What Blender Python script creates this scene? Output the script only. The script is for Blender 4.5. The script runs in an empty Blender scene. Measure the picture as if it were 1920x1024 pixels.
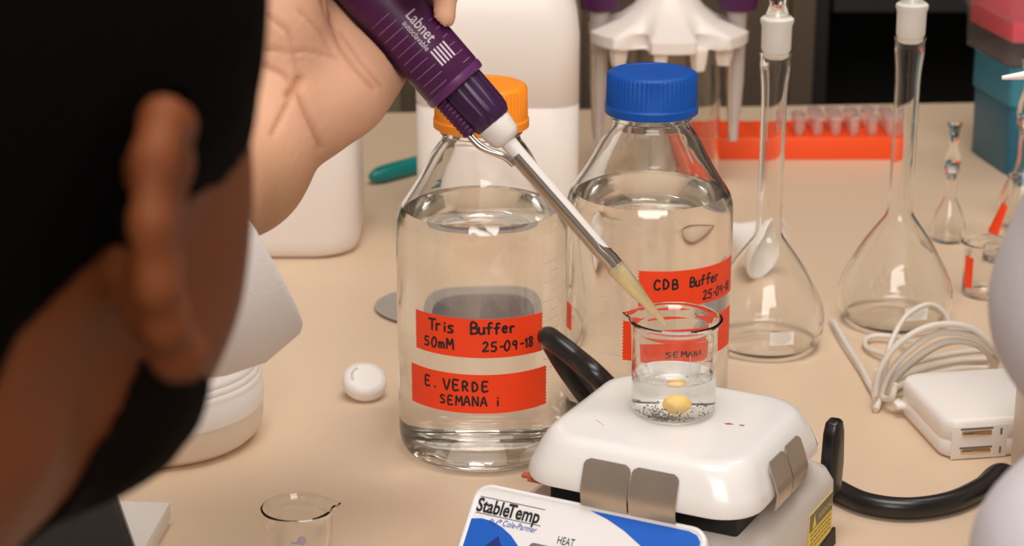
import bpy, bmesh, math, random
import numpy as np
from mathutils import Vector, Matrix, noise

S = bpy.context.scene
COL = S.collection
R = math.radians

# ------------------------------------------------------------------ camera, light, exposure
FPX, PITCH, CAMH = 3900.0, R(18), 0.48
cam_d = bpy.data.cameras.new('camera')
cam = bpy.data.objects.new('camera', cam_d)
COL.objects.link(cam)
cam.location = (0, 0, CAMH)
cam.rotation_euler = (R(90) - PITCH, 0, 0)
cam_d.sensor_width = 36
cam_d.lens = FPX / 1920 * 36
cam_d.clip_start = 0.02
cam_d.dof.use_dof = True
cam_d.dof.focus_distance = 1.10
cam_d.dof.aperture_fstop = 13.0
S.camera = cam

w = bpy.data.worlds.new('world')
S.world = w
w.use_nodes = True
bgn = w.node_tree.nodes['Background']
bgn.inputs[0].default_value = (1.0, 0.90, 0.80, 1)
bgn.inputs[1].default_value = 0.05


def area(name, loc, target, sx, sy, power, col):
    d = bpy.data.lights.new(name, 'AREA')
    d.shape = 'RECTANGLE'
    d.size, d.size_y, d.energy, d.color = sx, sy, power, col
    o = bpy.data.objects.new(name, d)
    COL.objects.link(o)
    o.location = loc
    o.rotation_euler = (Vector(target) - Vector(loc)).to_track_quat('-Z', 'Y').to_euler()
    return o


area('ceiling_lamp', (0.15, 0.75, 1.90), (0.15, 0.95, 0), 1.1, 0.7, 24, (1.0, 0.945, 0.89))
area('ceiling_lamp', (0.15, -1.10, 1.72), (0.10, 0.9, 0.1), 1.9, 1.2, 62, (1.0, 0.95, 0.905))
area('ceiling_lamp', (0.9, 1.9, 1.93), (0.9, 1.85, 0), 0.5, 0.5, 5, (1.0, 0.93, 0.86))

S.view_settings.view_transform = 'Standard'
S.view_settings.look = 'None'
S.view_settings.exposure = -0.10
S.view_settings.gamma = 1.0
S.view_settings.use_curve_mapping = False
S.cycles.max_bounces = 32
S.cycles.transmission_bounces = 32
S.cycles.glossy_bounces = 8
S.cycles.diffuse_bounces = 8
S.cycles.transparent_max_bounces = 16
S.cycles.caustics_refractive = True
S.cycles.caustics_reflective = True
S.cycles.blur_glossy = 0.0
S.cycles.sample_clamp_indirect = 0.0

# ------------------------------------------------------------------ geometry helpers
FW = Vector((0, math.cos(PITCH), -math.sin(PITCH)))
UP = Vector((0, math.sin(PITCH), math.cos(PITCH)))
CAM = Vector((0, 0, CAMH))


def ray(px, py):
    return FW + Vector((1, 0, 0)) * ((px - 960) / FPX) + UP * ((512 - py) / FPX)


def T(px, py, z=0.0):
    """the point of the horizontal plane at height z that the photo shows at (px, py)"""
    d = ray(px, py)
    return CAM + d * ((z - CAMH) / d.z)


def D(px, py, d):
    """the point at depth d that the photo shows at (px, py)"""
    return CAM + ray(px, py) * d


def link(name, me, mat, parent=None):
    o = bpy.data.objects.new(name, me)
    COL.objects.link(o)
    for m in (mat if isinstance(mat, (list, tuple)) else [mat]):
        me.materials.append(m)
    if parent is not None:
        o.parent = parent
    return o


def obj(name, bm, mat, parent=None, smooth=True, angle=40):
    bmesh.ops.recalc_face_normals(bm, faces=bm.faces[:])
    if smooth:
        for f in bm.faces:
            f.smooth = True
        for e in bm.edges:
            if len(e.link_faces) == 2 and e.calc_face_angle(0) > R(angle):
                e.smooth = False
    me = bpy.data.meshes.new(name)
    bm.to_mesh(me)
    bm.free()
    return link(name, me, mat, parent)


def thing(name, label, cat, loc=(0, 0, 0), rz=0.0, group=None):
    o = bpy.data.objects.new(name, None)
    COL.objects.link(o)
    o.empty_display_size = 0.01
    o.location = loc
    o.rotation_euler = (0, 0, rz)
    return tag(o, label, cat, group)


def tag(o, label, cat, group=None):
    o['label'] = label
    o['category'] = cat
    if group:
        o['group'] = group
    return o


def lathe(bm, prof, seg=64, M=None, closed=False, sx=1.0, sy=1.0):
    """revolve (r, z) points; r == 0 ends are poles; closed joins last to first"""
    rows = []
    for r, z in prof:
        if r <= 1e-7:
            rows.append([bm.verts.new((0, 0, z))])
        else:
            rows.append([bm.verts.new((r * sx * math.cos(2 * math.pi * k / seg), r * sy * math.sin(2 * math.pi * k / seg), z)) for k in range(seg)])
    pairs = list(zip(rows, rows[1:])) + ([(rows[-1], rows[0])] if closed else [])
    for a, b in pairs:
        for k in range(seg):
            k2 = (k + 1) % seg
            if len(a) == 1 and len(b) == 1:
                continue
            if len(a) == 1:
                bm.faces.new((a[0], b[k2], b[k]))
            elif len(b) == 1:
                bm.faces.new((a[k], a[k2], b[0]))
            else:
                bm.faces.new((a[k], a[k2], b[k2], b[k]))
    vs = [v for r in rows for v in r]
    if M is not None:
        bmesh.ops.transform(bm, matrix=M, verts=vs)
    return vs


def box(bm, c, s, bev=0.0, seg=2, M=None):
    r = bmesh.ops.create_cube(bm, size=1)
    vs = r['verts']
    bmesh.ops.scale(bm, vec=s, verts=vs)
    bmesh.ops.translate(bm, vec=c, verts=vs)
    if bev > 0:
        es = list({e for v in vs for e in v.link_edges})
        r2 = bmesh.ops.bevel(bm, geom=es, offset=bev, segments=seg, profile=0.5, affect='EDGES')
        vs = list({v for v in r2['verts']} | {v for v in vs if v.is_valid})
    if M is not None:
        bmesh.ops.transform(bm, matrix=M, verts=vs)
    return vs


def catmull(pts, n=8):
    P = [Vector(p) for p in pts]
    P = [P[0] * 2 - P[1]] + P + [P[-1] * 2 - P[-2]]
    out = []
    for i in range(1, len(P) - 2):
        a, b, c, d = P[i - 1], P[i], P[i + 1], P[i + 2]
        for k in range(n):
            t = k / n
            out.append(0.5 * ((2 * b) + (c - a) * t + (2 * a - 5 * b + 4 * c - d) * t * t + (3 * b - a - 3 * c + d) * t ** 3))
    out.append(P[-2].copy())
    return out


def tube(bm, pts, rad, seg=12, n=8, cap=True, smooth=True):
    """round tube along a smooth path; rad a number or one number per control point"""
    path = catmull(pts, n) if smooth else [Vector(p) for p in pts]
    m = len(path)
    if isinstance(rad, (int, float)):
        rr = [rad] * m
    else:
        q = len(rad) - 1
        rr = []
        for i in range(m):
            x = i / (m - 1) * q
            j = min(int(x), q - 1)
            rr.append(rad[j] + (rad[j + 1] - rad[j]) * (x - j))
    t0 = (path[1] - path[0]).normalized()
    nrm = t0.orthogonal().normalized()
    rows = []
    for i in range(m):
        t = (path[min(i + 1, m - 1)] - path[max(i - 1, 0)]).normalized()
        nrm = (nrm - t * nrm.dot(t)).normalized()
        b = t.cross(nrm)
        rows.append([bm.verts.new(path[i] + (nrm * math.cos(2 * math.pi * k / seg) + b * math.sin(2 * math.pi * k / seg)) * rr[i]) for k in range(seg)])
    for a, b in zip(rows, rows[1:]):
        for k in range(seg):
            bm.faces.new((a[k], a[(k + 1) % seg], b[(k + 1) % seg], b[k]))
    if cap:
        for row, p, t in ((rows[0], path[0], -t0), (rows[-1], path[-1], (path[-1] - path[-2]).normalized())):
            c = bm.verts.new(p + t * (rr[0] if row is rows[0] else rr[-1]) * 0.5)
            for k in range(seg):
                bm.faces.new((row[k], row[(k + 1) % seg], c))
    return rows


def rrect(wx, wy, r, n=6):
    """outline of a rounded rectangle centred on the origin"""
    r = min(r, wx / 2 - 1e-6, wy / 2 - 1e-6)
    out = []
    for cx, cy, a0 in ((wx / 2 - r, wy / 2 - r, 0), (-wx / 2 + r, wy / 2 - r, 90), (-wx / 2 + r, -wy / 2 + r, 180), (wx / 2 - r, -wy / 2 + r, 270)):
        for k in range(n + 1):
            a = R(a0 + 90 * k / n)
            out.append((cx + r * math.cos(a), cy + r * math.sin(a)))
    return out


def loft(bm, levels, M=None, cap_lo=True, cap_hi=True):
    """levels: [(outline [(x, y)], z)], all of one length"""
    rows = [[bm.verts.new((x, y, z)) for x, y in o] for o, z in levels]
    n = len(rows[0])
    for a, b in zip(rows, rows[1:]):
        for k in range(n):
            bm.faces.new((a[k], a[(k + 1) % n], b[(k + 1) % n], b[k]))
    if cap_lo:
        bm.faces.new(rows[0][::-1])
    if cap_hi:
        bm.faces.new(rows[-1])
    vs = [v for r in rows for v in r]
    if M is not None:
        bmesh.ops.transform(bm, matrix=M, verts=vs)
    return vs


def slab(bm, outline, t, mapf):
    """a thin flat shape: outline in 2-D, thickness t, mapf(x, y, h) puts it in space"""
    lo = [bm.verts.new(mapf(x, y, 0)) for x, y in outline]
    hi = [bm.verts.new(mapf(x, y, t)) for x, y in outline]
    n = len(outline)
    bm.faces.new(hi)
    bm.faces.new(lo[::-1])
    for k in range(n):
        bm.faces.new((lo[k], lo[(k + 1) % n], hi[(k + 1) % n], hi[k]))


def text_mesh(txt, size, mapf, bm, shear=0.0, ext=0.0001, bold=0.0, sx=1.0):
    """lettering in the built-in font, mapped point by point with mapf(x, y, h)"""
    cu = bpy.data.curves.new('lettering', 'FONT')
    cu.body, cu.size, cu.shear, cu.offset, cu.extrude = txt, size, shear, bold, 0
    cu.resolution_u = 4
    o = bpy.data.objects.new('lettering', cu)
    COL.objects.link(o)
    dg = bpy.context.evaluated_depsgraph_get()
    me = bpy.data.meshes.new_from_object(o.evaluated_get(dg))
    b2 = bmesh.new()
    b2.from_mesh(me)
    bmesh.ops.triangulate(b2, faces=b2.faces[:])
    for _ in range(4):
        es = [e for e in b2.edges if e.calc_length() > size * .14]
        if not es:
            break
        bmesh.ops.subdivide_edges(b2, edges=es, cuts=1)
        bmesh.ops.triangulate(b2, faces=[f for f in b2.faces if len(f.verts) > 3])
    vm = {}
    for v in b2.verts:
        vm[v] = bm.verts.new(mapf(v.co.x * sx, v.co.y, ext))
    for f in b2.faces:
        try:
            bm.faces.new([vm[v] for v in f.verts])
        except ValueError:
            pass
    wmax = max(v.co.x for v in b2.verts)
    b2.free()
    bpy.data.objects.remove(o)
    bpy.data.curves.remove(cu)
    bpy.data.meshes.remove(me)
    return wmax * sx


# handwriting: strokes of each letter in a 1 x 1 box
LIFT = Vector((0, 0, .0003))
GL = {
    'T': [[(0, 1), (.9, 1.02)], [(.45, 1), (.42, 0)]], 'r': [[(.1, .6), (.12, 0)], [(.12, .4), (.3, .6), (.55, .58)]],
    'i': [[(.3, .55), (.3, 0)], [(.3, .82), (.32, .88)]], 's': [[(.6, .6), (.2, .58), (.15, .42), (.55, .2), (.5, .02), (.05, 0)]],
    'B': [[(.1, 0), (.12, 1), (.6, .95), (.65, .65), (.15, .52)], [(.15, .52), (.7, .48), (.72, .1), (.1, 0)]],
    'u': [[(.1, .6), (.12, .1), (.35, 0), (.6, .15), (.62, .6)], [(.62, .6), (.66, 0)]],
    'f': [[(.65, .95), (.4, 1), (.3, .8), (.28, 0)], [(.05, .55), (.6, .58)]],
    'e': [[(.1, .35), (.6, .38), (.5, .62), (.2, .58), (.1, .25), (.3, 0), (.62, .08)]],
    'E': [[(.7, 1), (.1, .98), (.1, 0), (.72, .02)], [(.1, .52), (.58, .52)]],
    'V': [[(0, 1), (.4, 0), (.8, 1)]], 'R': [[(.1, 0), (.1, 1), (.62, .95), (.62, .6), (.12, .5)], [(.3, .5), (.75, 0)]],
    'D': [[(.1, 0), (.1, 1), (.6, .8), (.72, .4), (.5, .1), (.1, 0)]],
    'S': [[(.7, .95), (.25, 1), (.12, .72), (.65, .4), (.6, .08), (.05, .02)]],
    'M': [[(.05, 0), (.12, 1), (.45, .4), (.78, 1), (.88, 0)]], 'A': [[(0, 0), (.4, 1), (.8, 0)], [(.15, .38), (.66, .38)]],
    'N': [[(.08, 0), (.1, 1), (.7, .02), (.74, 1)]], 'C': [[(.75, .85), (.4, 1), (.1, .6), (.15, .15), (.5, 0), (.78, .15)]],
    'm': [[(.05, .6), (.06, 0)], [(.06, .45), (.25, .62), (.38, .45), (.38, 0)], [(.38, .45), (.6, .62), (.75, .42), (.76, 0)]],
    '0': [[(.4, 1), (.1, .6), (.15, .1), (.45, 0), (.72, .4), (.62, .9), (.4, 1)]],
    '5': [[(.7, 1), (.2, .98), (.15, .55), (.55, .55), (.7, .25), (.45, 0), (.05, .05)]],
    '2': [[(.1, .8), (.4, 1), (.65, .75), (.4, .35), (.05, 0), (.75, .04)]],
    '9': [[(.65, .65), (.4, .5), (.12, .7), (.35, 1), (.65, .85), (.65, .5), (.6, 0)]],
    '1': [[(.2, .8), (.42, 1), (.4, 0)]], '8': [[(.6, .85), (.35, 1), (.12, .8), (.6, .3), (.4, 0), (.1, .2), (.55, .65), (.6, .85)]],
    '-': [[(.15, .45), (.55, .47)]], '.': [[(.25, 0), (.32, .04)]],
}


def handwrite(bm, txt, x0, y0, h, mapf, wdt=0.21, adv=0.95, wob=0.05, seed=1, slope=0.0):
    rnd = random.Random(seed)
    x = x0
    for ch in txt:
        if ch == ' ':
            x += h * 0.7
            continue
        dy = rnd.uniform(-wob, wob) * h
        sc = rnd.uniform(0.92, 1.08)
        for st in GL[ch]:
            pts = [Vector((x + px * h * 0.8 * sc, y0 + dy + py * h * sc + slope * (x - x0), 0)) for px, py in st]
            if len(pts) > 2:
                pts = catmull(pts, 3)
            wd = wdt * h / 2
            for a, b in zip(pts, pts[1:]):
                d = (b - a)
                if d.length < 1e-7:
                    continue
                d.normalize()
                nn = Vector((-d.y, d.x, 0)) * wd
                a2, b2 = a - d * wd * .7, b + d * wd * .7
                q = [a2 - nn * .7, a - nn, b - nn, b2 - nn * .7, b2 + nn * .7, b + nn, a + nn, a2 + nn * .7]
                bm.faces.new([bm.verts.new(mapf(p.x, p.y, rnd.uniform(0, 2e-5))) for p in q])
        x += h * (0.55 if ch in 'i1.-' else adv) * 0.92


# signed-distance modelling for bodies and cloth: soft unions of tapered limbs, meshed by surface nets
def sdf_mesh(prims, cell, lo, hi, smooth=2):
    lo, hi = np.array(lo, float), np.array(hi, float)
    n = np.ceil((hi - lo) / cell).astype(int) + 1
    V = np.full(n, 0.03, np.float32)
    ax = [lo[i] + np.arange(n[i]) * cell for i in range(3)]
    for pr in prims:
        kind = pr[0]
        if kind in ('cone', 'cut'):
            _, a, b, ra, rb, k = pr
            a, b = np.array(a, float), np.array(b, float)
            pad = max(ra, rb) + 0.02 + k
            blo, bhi = np.minimum(a, b) - pad, np.maximum(a, b) + pad
        else:
            _, c, M, rad, k = pr
            c, M, rad = np.array(c, float), np.array(M, float), np.array(rad, float)
            pad = max(rad) + 0.02 + k
            blo, bhi = c - pad, c + pad
        i0 = np.clip(np.floor((blo - lo) / cell).astype(int), 0, n)
        i1 = np.clip(np.ceil((bhi - lo) / cell).astype(int) + 1, 0, n)
        if (i1 <= i0).any():
            continue
        X = ax[0][i0[0]:i1[0], None, None].astype(np.float32)
        Y = ax[1][None, i0[1]:i1[1], None].astype(np.float32)
        Z = ax[2][None, None, i0[2]:i1[2]].astype(np.float32)
        if kind in ('cone', 'cut'):
            ab = b - a
            L2 = max(ab @ ab, 1e-9)
            t = ((X - a[0]) * ab[0] + (Y - a[1]) * ab[1] + (Z - a[2]) * ab[2]) / L2
            t = np.clip(t, 0, 1)
            d = np.sqrt((X - a[0] - t * ab[0]) ** 2 + (Y - a[1] - t * ab[1]) ** 2 + (Z - a[2] - t * ab[2]) ** 2) - (ra + (rb - ra) * t)
        else:
            q = [((X - c[0]) * M[i][0] + (Y - c[1]) * M[i][1] + (Z - c[2]) * M[i][2]) / rad[i] for i in range(3)]
            k0 = np.sqrt(q[0] ** 2 + q[1] ** 2 + q[2] ** 2)
            k1 = np.sqrt((q[0] / rad[0]) ** 2 + (q[1] / rad[1]) ** 2 + (q[2] / rad[2]) ** 2)
            d = k0 * (k0 - 1) / np.maximum(k1, 1e-6)
        sl = V[i0[0]:i1[0], i0[1]:i1[1], i0[2]:i1[2]]
        if kind == 'cut':
            h = np.maximum(k - np.abs(sl + d), 0) / k
            V[i0[0]:i1[0], i0[1]:i1[1], i0[2]:i1[2]] = np.maximum(sl, -d) + h * h * k * 0.25
        else:
            h = np.maximum(k - np.abs(sl - d), 0) / k
            V[i0[0]:i1[0], i0[1]:i1[1], i0[2]:i1[2]] = np.minimum(sl, d) - h * h * k * 0.25
    for a in (0, -1):
        V[a], V[:, a], V[:, :, a] = 0.03, 0.03, 0.03
    neg = V < 0
    cnt = np.zeros(n - 1, np.uint8)
    corners = [(i, j, k) for i in (0, 1) for j in (0, 1) for k in (0, 1)]

    def sub(A, c):
        return A[c[0]:n[0] - 1 + c[0], c[1]:n[1] - 1 + c[1], c[2]:n[2] - 1 + c[2]]
    for c in corners:
        cnt += sub(neg, c)
    act = np.argwhere((cnt > 0) & (cnt < 8))
    idx = np.full(n - 1, -1, np.int32)
    idx[act[:, 0], act[:, 1], act[:, 2]] = np.arange(len(act))
    val = {c: V[act[:, 0] + c[0], act[:, 1] + c[1], act[:, 2] + c[2]].astype(float) for c in corners}
    acc, num = np.zeros((len(act), 3)), np.zeros(len(act))
    for c in corners:
        for axis in range(3):
            if c[axis] == 0:
                c2 = tuple(1 if i == axis else c[i] for i in range(3))
                va, vb = val[c], val[c2]
                m = (va < 0) != (vb < 0)
                t = np.where(m, va / np.where(m, va - vb, 1), 0)
                p = np.array(c, float)[None] + np.zeros((len(act), 3))
                p[:, axis] += t
                acc += p * m[:, None]
                num += m
    P = lo + (act + acc / num[:, None]) * cell
    faces = []
    for axis in range(3):
        u, v = (axis + 1) % 3, (axis + 2) % 3
        s0, s1 = [slice(None)] * 3, [slice(None)] * 3
        s0[axis], s1[axis] = slice(0, -1), slice(1, None)
        cr = np.argwhere(neg[tuple(s0)] != neg[tuple(s1)])
        cr = cr[(cr[:, u] > 0) & (cr[:, v] > 0) & (cr[:, u] < n[u] - 1) & (cr[:, v] < n[v] - 1)]
        inside = neg[cr[:, 0], cr[:, 1], cr[:, 2]]
        q = []
        for du, dv in ((-1, -1), (0, -1), (0, 0), (-1, 0)):
            cc = cr.copy()
            cc[:, u] += du
            cc[:, v] += dv
            q.append(idx[cc[:, 0], cc[:, 1], cc[:, 2]])
        q = np.stack(q, 1)
        q[~inside] = q[~inside][:, ::-1]
        faces.append(q)
    Fc = np.concatenate(faces)
    Fc = Fc[(Fc >= 0).all(1)]
    for _ in range(smooth):
        A, c = np.zeros_like(P), np.zeros(len(P))
        for i in range(4):
            a, b = Fc[:, i], Fc[:, (i + 1) % 4]
            np.add.at(A, a, P[b])
            np.add.at(A, b, P[a])
            np.add.at(c, a, 1)
            np.add.at(c, b, 1)
        P = P * 0.5 + 0.5 * A / np.maximum(c, 1)[:, None]
    return P, Fc


def mesh_from(name, P, Fc):
    me = bpy.data.meshes.new(name)
    me.vertices.add(len(P))
    me.vertices.foreach_set('co', np.asarray(P, np.float32).ravel())
    me.loops.add(len(Fc) * 4)
    me.loops.foreach_set('vertex_index', np.asarray(Fc, np.int32).ravel())
    me.polygons.add(len(Fc))
    me.polygons.foreach_set('loop_start', np.arange(0, len(Fc) * 4, 4, dtype=np.int32))
    me.polygons.foreach_set('use_smooth', np.ones(len(Fc), bool))
    me.update(calc_edges=True)
    me.validate()
    return me


# ------------------------------------------------------------------ materials
def mat(name, col, rough=0.5, metal=0.0, spec=0.5, trans=0.0, ior=1.5, noise_amt=0.0, noise_scale=50, bump=0.0, bump_scale=200, sss=0.0, coat=0.0, alpha=1.0):
    m = bpy.data.materials.new(name)
    m.use_nodes = True
    nt = m.node_tree
    b = nt.nodes['Principled BSDF']
    b.inputs['Base Color'].default_value = (*col, 1)
    b.inputs['Roughness'].default_value = rough
    b.inputs['Metallic'].default_value = metal
    b.inputs['IOR'].default_value = ior
    b.inputs['Specular IOR Level'].default_value = spec
    b.inputs['Transmission Weight'].default_value = trans
    b.inputs['Coat Weight'].default_value = coat
    b.inputs['Alpha'].default_value = alpha
    if sss:
        b.inputs['Subsurface Weight'].default_value = sss
        b.inputs['Subsurface Radius'].default_value = (0.01, 0.004, 0.002)
        b.inputs['Subsurface Scale'].default_value = 0.6
    tc = nt.nodes.new('ShaderNodeTexCoord')
    if noise_amt:
        n = nt.nodes.new('ShaderNodeTexNoise')
        n.inputs['Scale'].default_value = noise_scale
        n.inputs['Detail'].default_value = 4
        nt.links.new(tc.outputs['Object'], n.inputs['Vector'])
        mx = nt.nodes.new('ShaderNodeMix')
        mx.data_type = 'RGBA'
        mx.inputs[6].default_value = (*[c * (1 - noise_amt) for c in col], 1)
        mx.inputs[7].default_value = (*[min(1, c * (1 + noise_amt)) for c in col], 1)
        nt.links.new(n.outputs['Fac'], mx.inputs[0])
        nt.links.new(mx.outputs[2], b.inputs['Base Color'])
    if bump:
        n2 = nt.nodes.new('ShaderNodeTexNoise')
        n2.inputs['Scale'].default_value = bump_scale
        n2.inputs['Detail'].default_value = 5
        nt.links.new(tc.outputs['Object'], n2.inputs['Vector'])
        bp = nt.nodes.new('ShaderNodeBump')
        bp.inputs['Strength'].default_value = bump
        bp.inputs['Distance'].default_value = 0.001
        nt.links.new(n2.outputs['Fac'], bp.inputs['Height'])
        nt.links.new(bp.outputs['Normal'], b.inputs['Normal'])
    return m


def glassmat(name, col=(1, 1, 1), ior=1.47, rough=0.0):
    m = bpy.data.materials.new(name)
    m.use_nodes = True
    nt = m.node_tree
    nt.nodes.remove(nt.nodes['Principled BSDF'])
    g = nt.nodes.new('ShaderNodeBsdfGlass')
    g.inputs['Color'].default_value = (*col, 1)
    g.inputs['IOR'].default_value = ior
    g.inputs['Roughness'].default_value = rough
    nt.links.new(g.outputs[0], nt.nodes['Material Output'].inputs[0])
    return m


M_ = {
    'bench': mat('bench_laminate', (0.70, 0.535, 0.385), 0.42, noise_amt=0.03, noise_scale=3, bump=0.03, bump_scale=120),
    'bench_edge': mat('bench_edge', (0.30, 0.22, 0.15), 0.5),
    'glass': glassmat('clear_glass', (0.99, 0.99, 0.985)),
    'thinglass': glassmat('thin_clear_glass', (0.995, 0.995, 0.99), 1.38),
    'water': glassmat('water', (0.995, 0.995, 0.99), 1.333),
    'frost': mat('frosted_glass', (0.86, 0.84, 0.80), 0.55, trans=0.35, ior=1.45),
    'acryl': glassmat('acrylic', (0.98, 0.965, 0.94), 1.45),
    'hdpe': mat('white_polyethylene', (0.80, 0.735, 0.69), 0.38, sss=0.15),
    'white': mat('white_plastic', (0.86, 0.83, 0.80), 0.35),
    'enamel': mat('white_enamel', (0.80, 0.785, 0.775), 0.22, coat=0.3),
    'cream': mat('cream_plastic', (0.76, 0.66, 0.54), 0.4),
    'paint': mat('grey_paint', (0.62, 0.58, 0.54), 0.4),
    'panelwhite': mat('panel_white', (0.80, 0.80, 0.82), 0.35),
    'panelblue': mat('panel_blue', (0.004, 0.105, 0.54), 0.45),
    'navy': mat('panel_navy', (0.01, 0.03, 0.20), 0.4),
    'ink': mat('black_ink', (0.012, 0.010, 0.012), 0.5),
    'blueink': mat('blue_ink', (0.02, 0.07, 0.42), 0.5),
    'black': mat('black_rubber', (0.012, 0.010, 0.010), 0.30),
    'blackmatte': mat('black_matte', (0.010, 0.009, 0.008), 0.6),
    'steel': mat('brushed_steel', (0.52, 0.47, 0.42), 0.32, metal=0.9, noise_amt=0.08, noise_scale=60),
    'chrome': mat('chrome', (0.62, 0.57, 0.52), 0.16, metal=1.0),
    'gold': mat('brass_prong', (0.72, 0.55, 0.36), 0.25, metal=1.0),
    'orangecap': mat('orange_cap', (0.95, 0.28, 0.01), 0.4),
    'bluecap': mat('blue_cap', (0.002, 0.07, 0.36), 0.45, spec=0.3),
    'tape': mat('orange_tape', (0.95, 0.058, 0.007), 0.5, noise_amt=0.05, noise_scale=150),
    'rack': mat('orange_rack', (0.92, 0.085, 0.01), 0.42),
    'tube': mat('tube_plastic', (0.93, 0.78, 0.73), 0.15, trans=0.8, ior=1.3),
    'purple': mat('purple_plastic', (0.062, 0.008, 0.056), 0.42, spec=0.35, noise_amt=0.06, noise_scale=80),
    'purplehi': mat('purple_band', (0.095, 0.018, 0.10), 0.36),
    'purpledk': mat('purple_dark', (0.032, 0.006, 0.045), 0.34),
    'line': mat('mauve_line', (0.27, 0.14, 0.28), 0.5),
    'silverink': mat('silver_ink', (0.62, 0.52, 0.58), 0.4),
    'shaft': mat('grey_white_shaft', (0.72, 0.68, 0.66), 0.35),
    'post': mat('taupe_post', (0.30, 0.24, 0.18), 0.45),
    'shaftgrey': mat('grey_shaft', (0.50, 0.44, 0.42), 0.35),
    'tip': mat('yellow_tip', (0.92, 0.86, 0.62), 0.2, trans=0.8, ior=1.35),
    'teal': mat('teal_plastic', (0.0, 0.23, 0.22), 0.35),
    'tealbox': mat('teal_box', (0.008, 0.12, 0.20), 0.4),
    'pink': mat('pink_plastic', (0.74, 0.06, 0.11), 0.4),
    'clearbox': mat('clear_box', (0.93, 0.88, 0.87), 0.10, trans=0.97, ior=1.10),
    'grey': mat('grey_plastic', (0.36, 0.32, 0.30), 0.45),
    'greydk': mat('dark_grey_plastic', (0.17, 0.155, 0.15), 0.5),
    'cord': mat('white_cord', (0.70, 0.64, 0.57), 0.4),
    'yellow': mat('yellow_label', (0.90, 0.66, 0.03), 0.5),
    'yolk': mat('yellow_pellet', (1.0, 0.66, 0.16), 0.45, sss=0.2),
    'sed': mat('dark_sediment', (0.05, 0.045, 0.04), 0.6),
    'rust': mat('rust', (0.42, 0.09, 0.03), 0.7),
    'mauve': mat('mauve_print', (0.40, 0.33, 0.42), 0.5),
    'print': mat('white_print', (0.85, 0.82, 0.80), 0.5),
    'greyprint': mat('grey_print', (0.60, 0.58, 0.56), 0.5),
    'coat': mat('white_cotton', (0.68, 0.635, 0.615), 0.85, bump=0.5, bump_scale=900),
    'coat2': mat('white_cotton_bluelit', (0.61, 0.575, 0.615), 0.85, bump=0.4, bump_scale=900),  # lilac cast of bluish light put into the white cotton colour
    'skin': mat('skin', (0.160, 0.043, 0.011), 0.6, spec=0.22, noise_amt=0.10, noise_scale=35, bump=0.35, bump_scale=260, sss=0.12),  # shade on the head is put into this base; the pipette arm stays lighter
    'hair': mat('black_hair', (0.0022, 0.0018, 0.0016), 0.85, spec=0.03, bump=0.6, bump_scale=300),
    'beard': mat('dark_beard', (0.0065, 0.0036, 0.0026), 0.85, spec=0.04, bump=0.8, bump_scale=500),
    'nail': mat('finger_nail', (0.72, 0.45, 0.36), 0.3),
    'wall': mat('wall_paint', (0.17, 0.13, 0.085), 0.8),
    'cabtaupe': mat('cabinet_taupe', (0.17, 0.13, 0.08), 0.55),
    'cabbrown': mat('cabinet_brown', (0.085, 0.056, 0.034), 0.55),
    'cabblack': mat('cabinet_black', (0.0045, 0.004, 0.003), 0.6),
    'wallwhite': mat('wall_white', (0.72, 0.69, 0.65), 0.8),
    'wallgrey': mat('wall_grey', (0.45, 0.43, 0.41), 0.8),
    'ceil': mat('ceiling_white', (0.84, 0.82, 0.79), 0.8),
    'floor': mat('floor_vinyl', (0.30, 0.27, 0.24), 0.6),
}

def skin_shade_tones(m):
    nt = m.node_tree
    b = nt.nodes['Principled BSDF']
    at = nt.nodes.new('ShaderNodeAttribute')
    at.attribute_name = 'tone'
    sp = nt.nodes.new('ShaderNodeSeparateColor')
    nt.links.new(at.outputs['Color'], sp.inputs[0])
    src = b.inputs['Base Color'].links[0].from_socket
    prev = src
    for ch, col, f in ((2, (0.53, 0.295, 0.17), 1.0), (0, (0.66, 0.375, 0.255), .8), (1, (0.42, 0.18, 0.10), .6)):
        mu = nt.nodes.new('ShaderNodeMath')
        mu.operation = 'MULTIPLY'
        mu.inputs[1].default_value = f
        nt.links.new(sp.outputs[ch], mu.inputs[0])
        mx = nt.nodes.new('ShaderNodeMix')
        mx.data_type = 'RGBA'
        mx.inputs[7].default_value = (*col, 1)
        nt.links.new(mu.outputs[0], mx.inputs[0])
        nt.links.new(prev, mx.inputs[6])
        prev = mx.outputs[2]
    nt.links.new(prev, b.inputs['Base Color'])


skin_shade_tones(M_['skin'])

# ------------------------------------------------------------------ the room and the bench
def struct(name, c, s, m):
    bm = bmesh.new()
    box(bm, c, s)
    o = obj(name, bm, m, smooth=False)
    o['kind'] = 'structure'
    return o


struct('floor', (0.1, 0.5, -0.925), (5.2, 4.8, 0.05), M_['floor'])
struct('wall_back', (0.1, 2.85, 0.53), (5, 0.06, 2.9), M_['wall'])
struct('wall_left', (-2.43, 0.5, 0.53), (0.06, 4.7, 2.9), M_['wallwhite'])
struct('wall_right', (2.63, 0.5, 0.53), (0.06, 4.7, 2.9), M_['wallwhite'])
struct('wall_front', (0.1, -1.83, 0.53), (5, 0.06, 2.9), M_['wallgrey'])
struct('ceiling', (0.1, 0.5, 2.00), (5.2, 4.8, 0.06), M_['ceil'])

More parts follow.
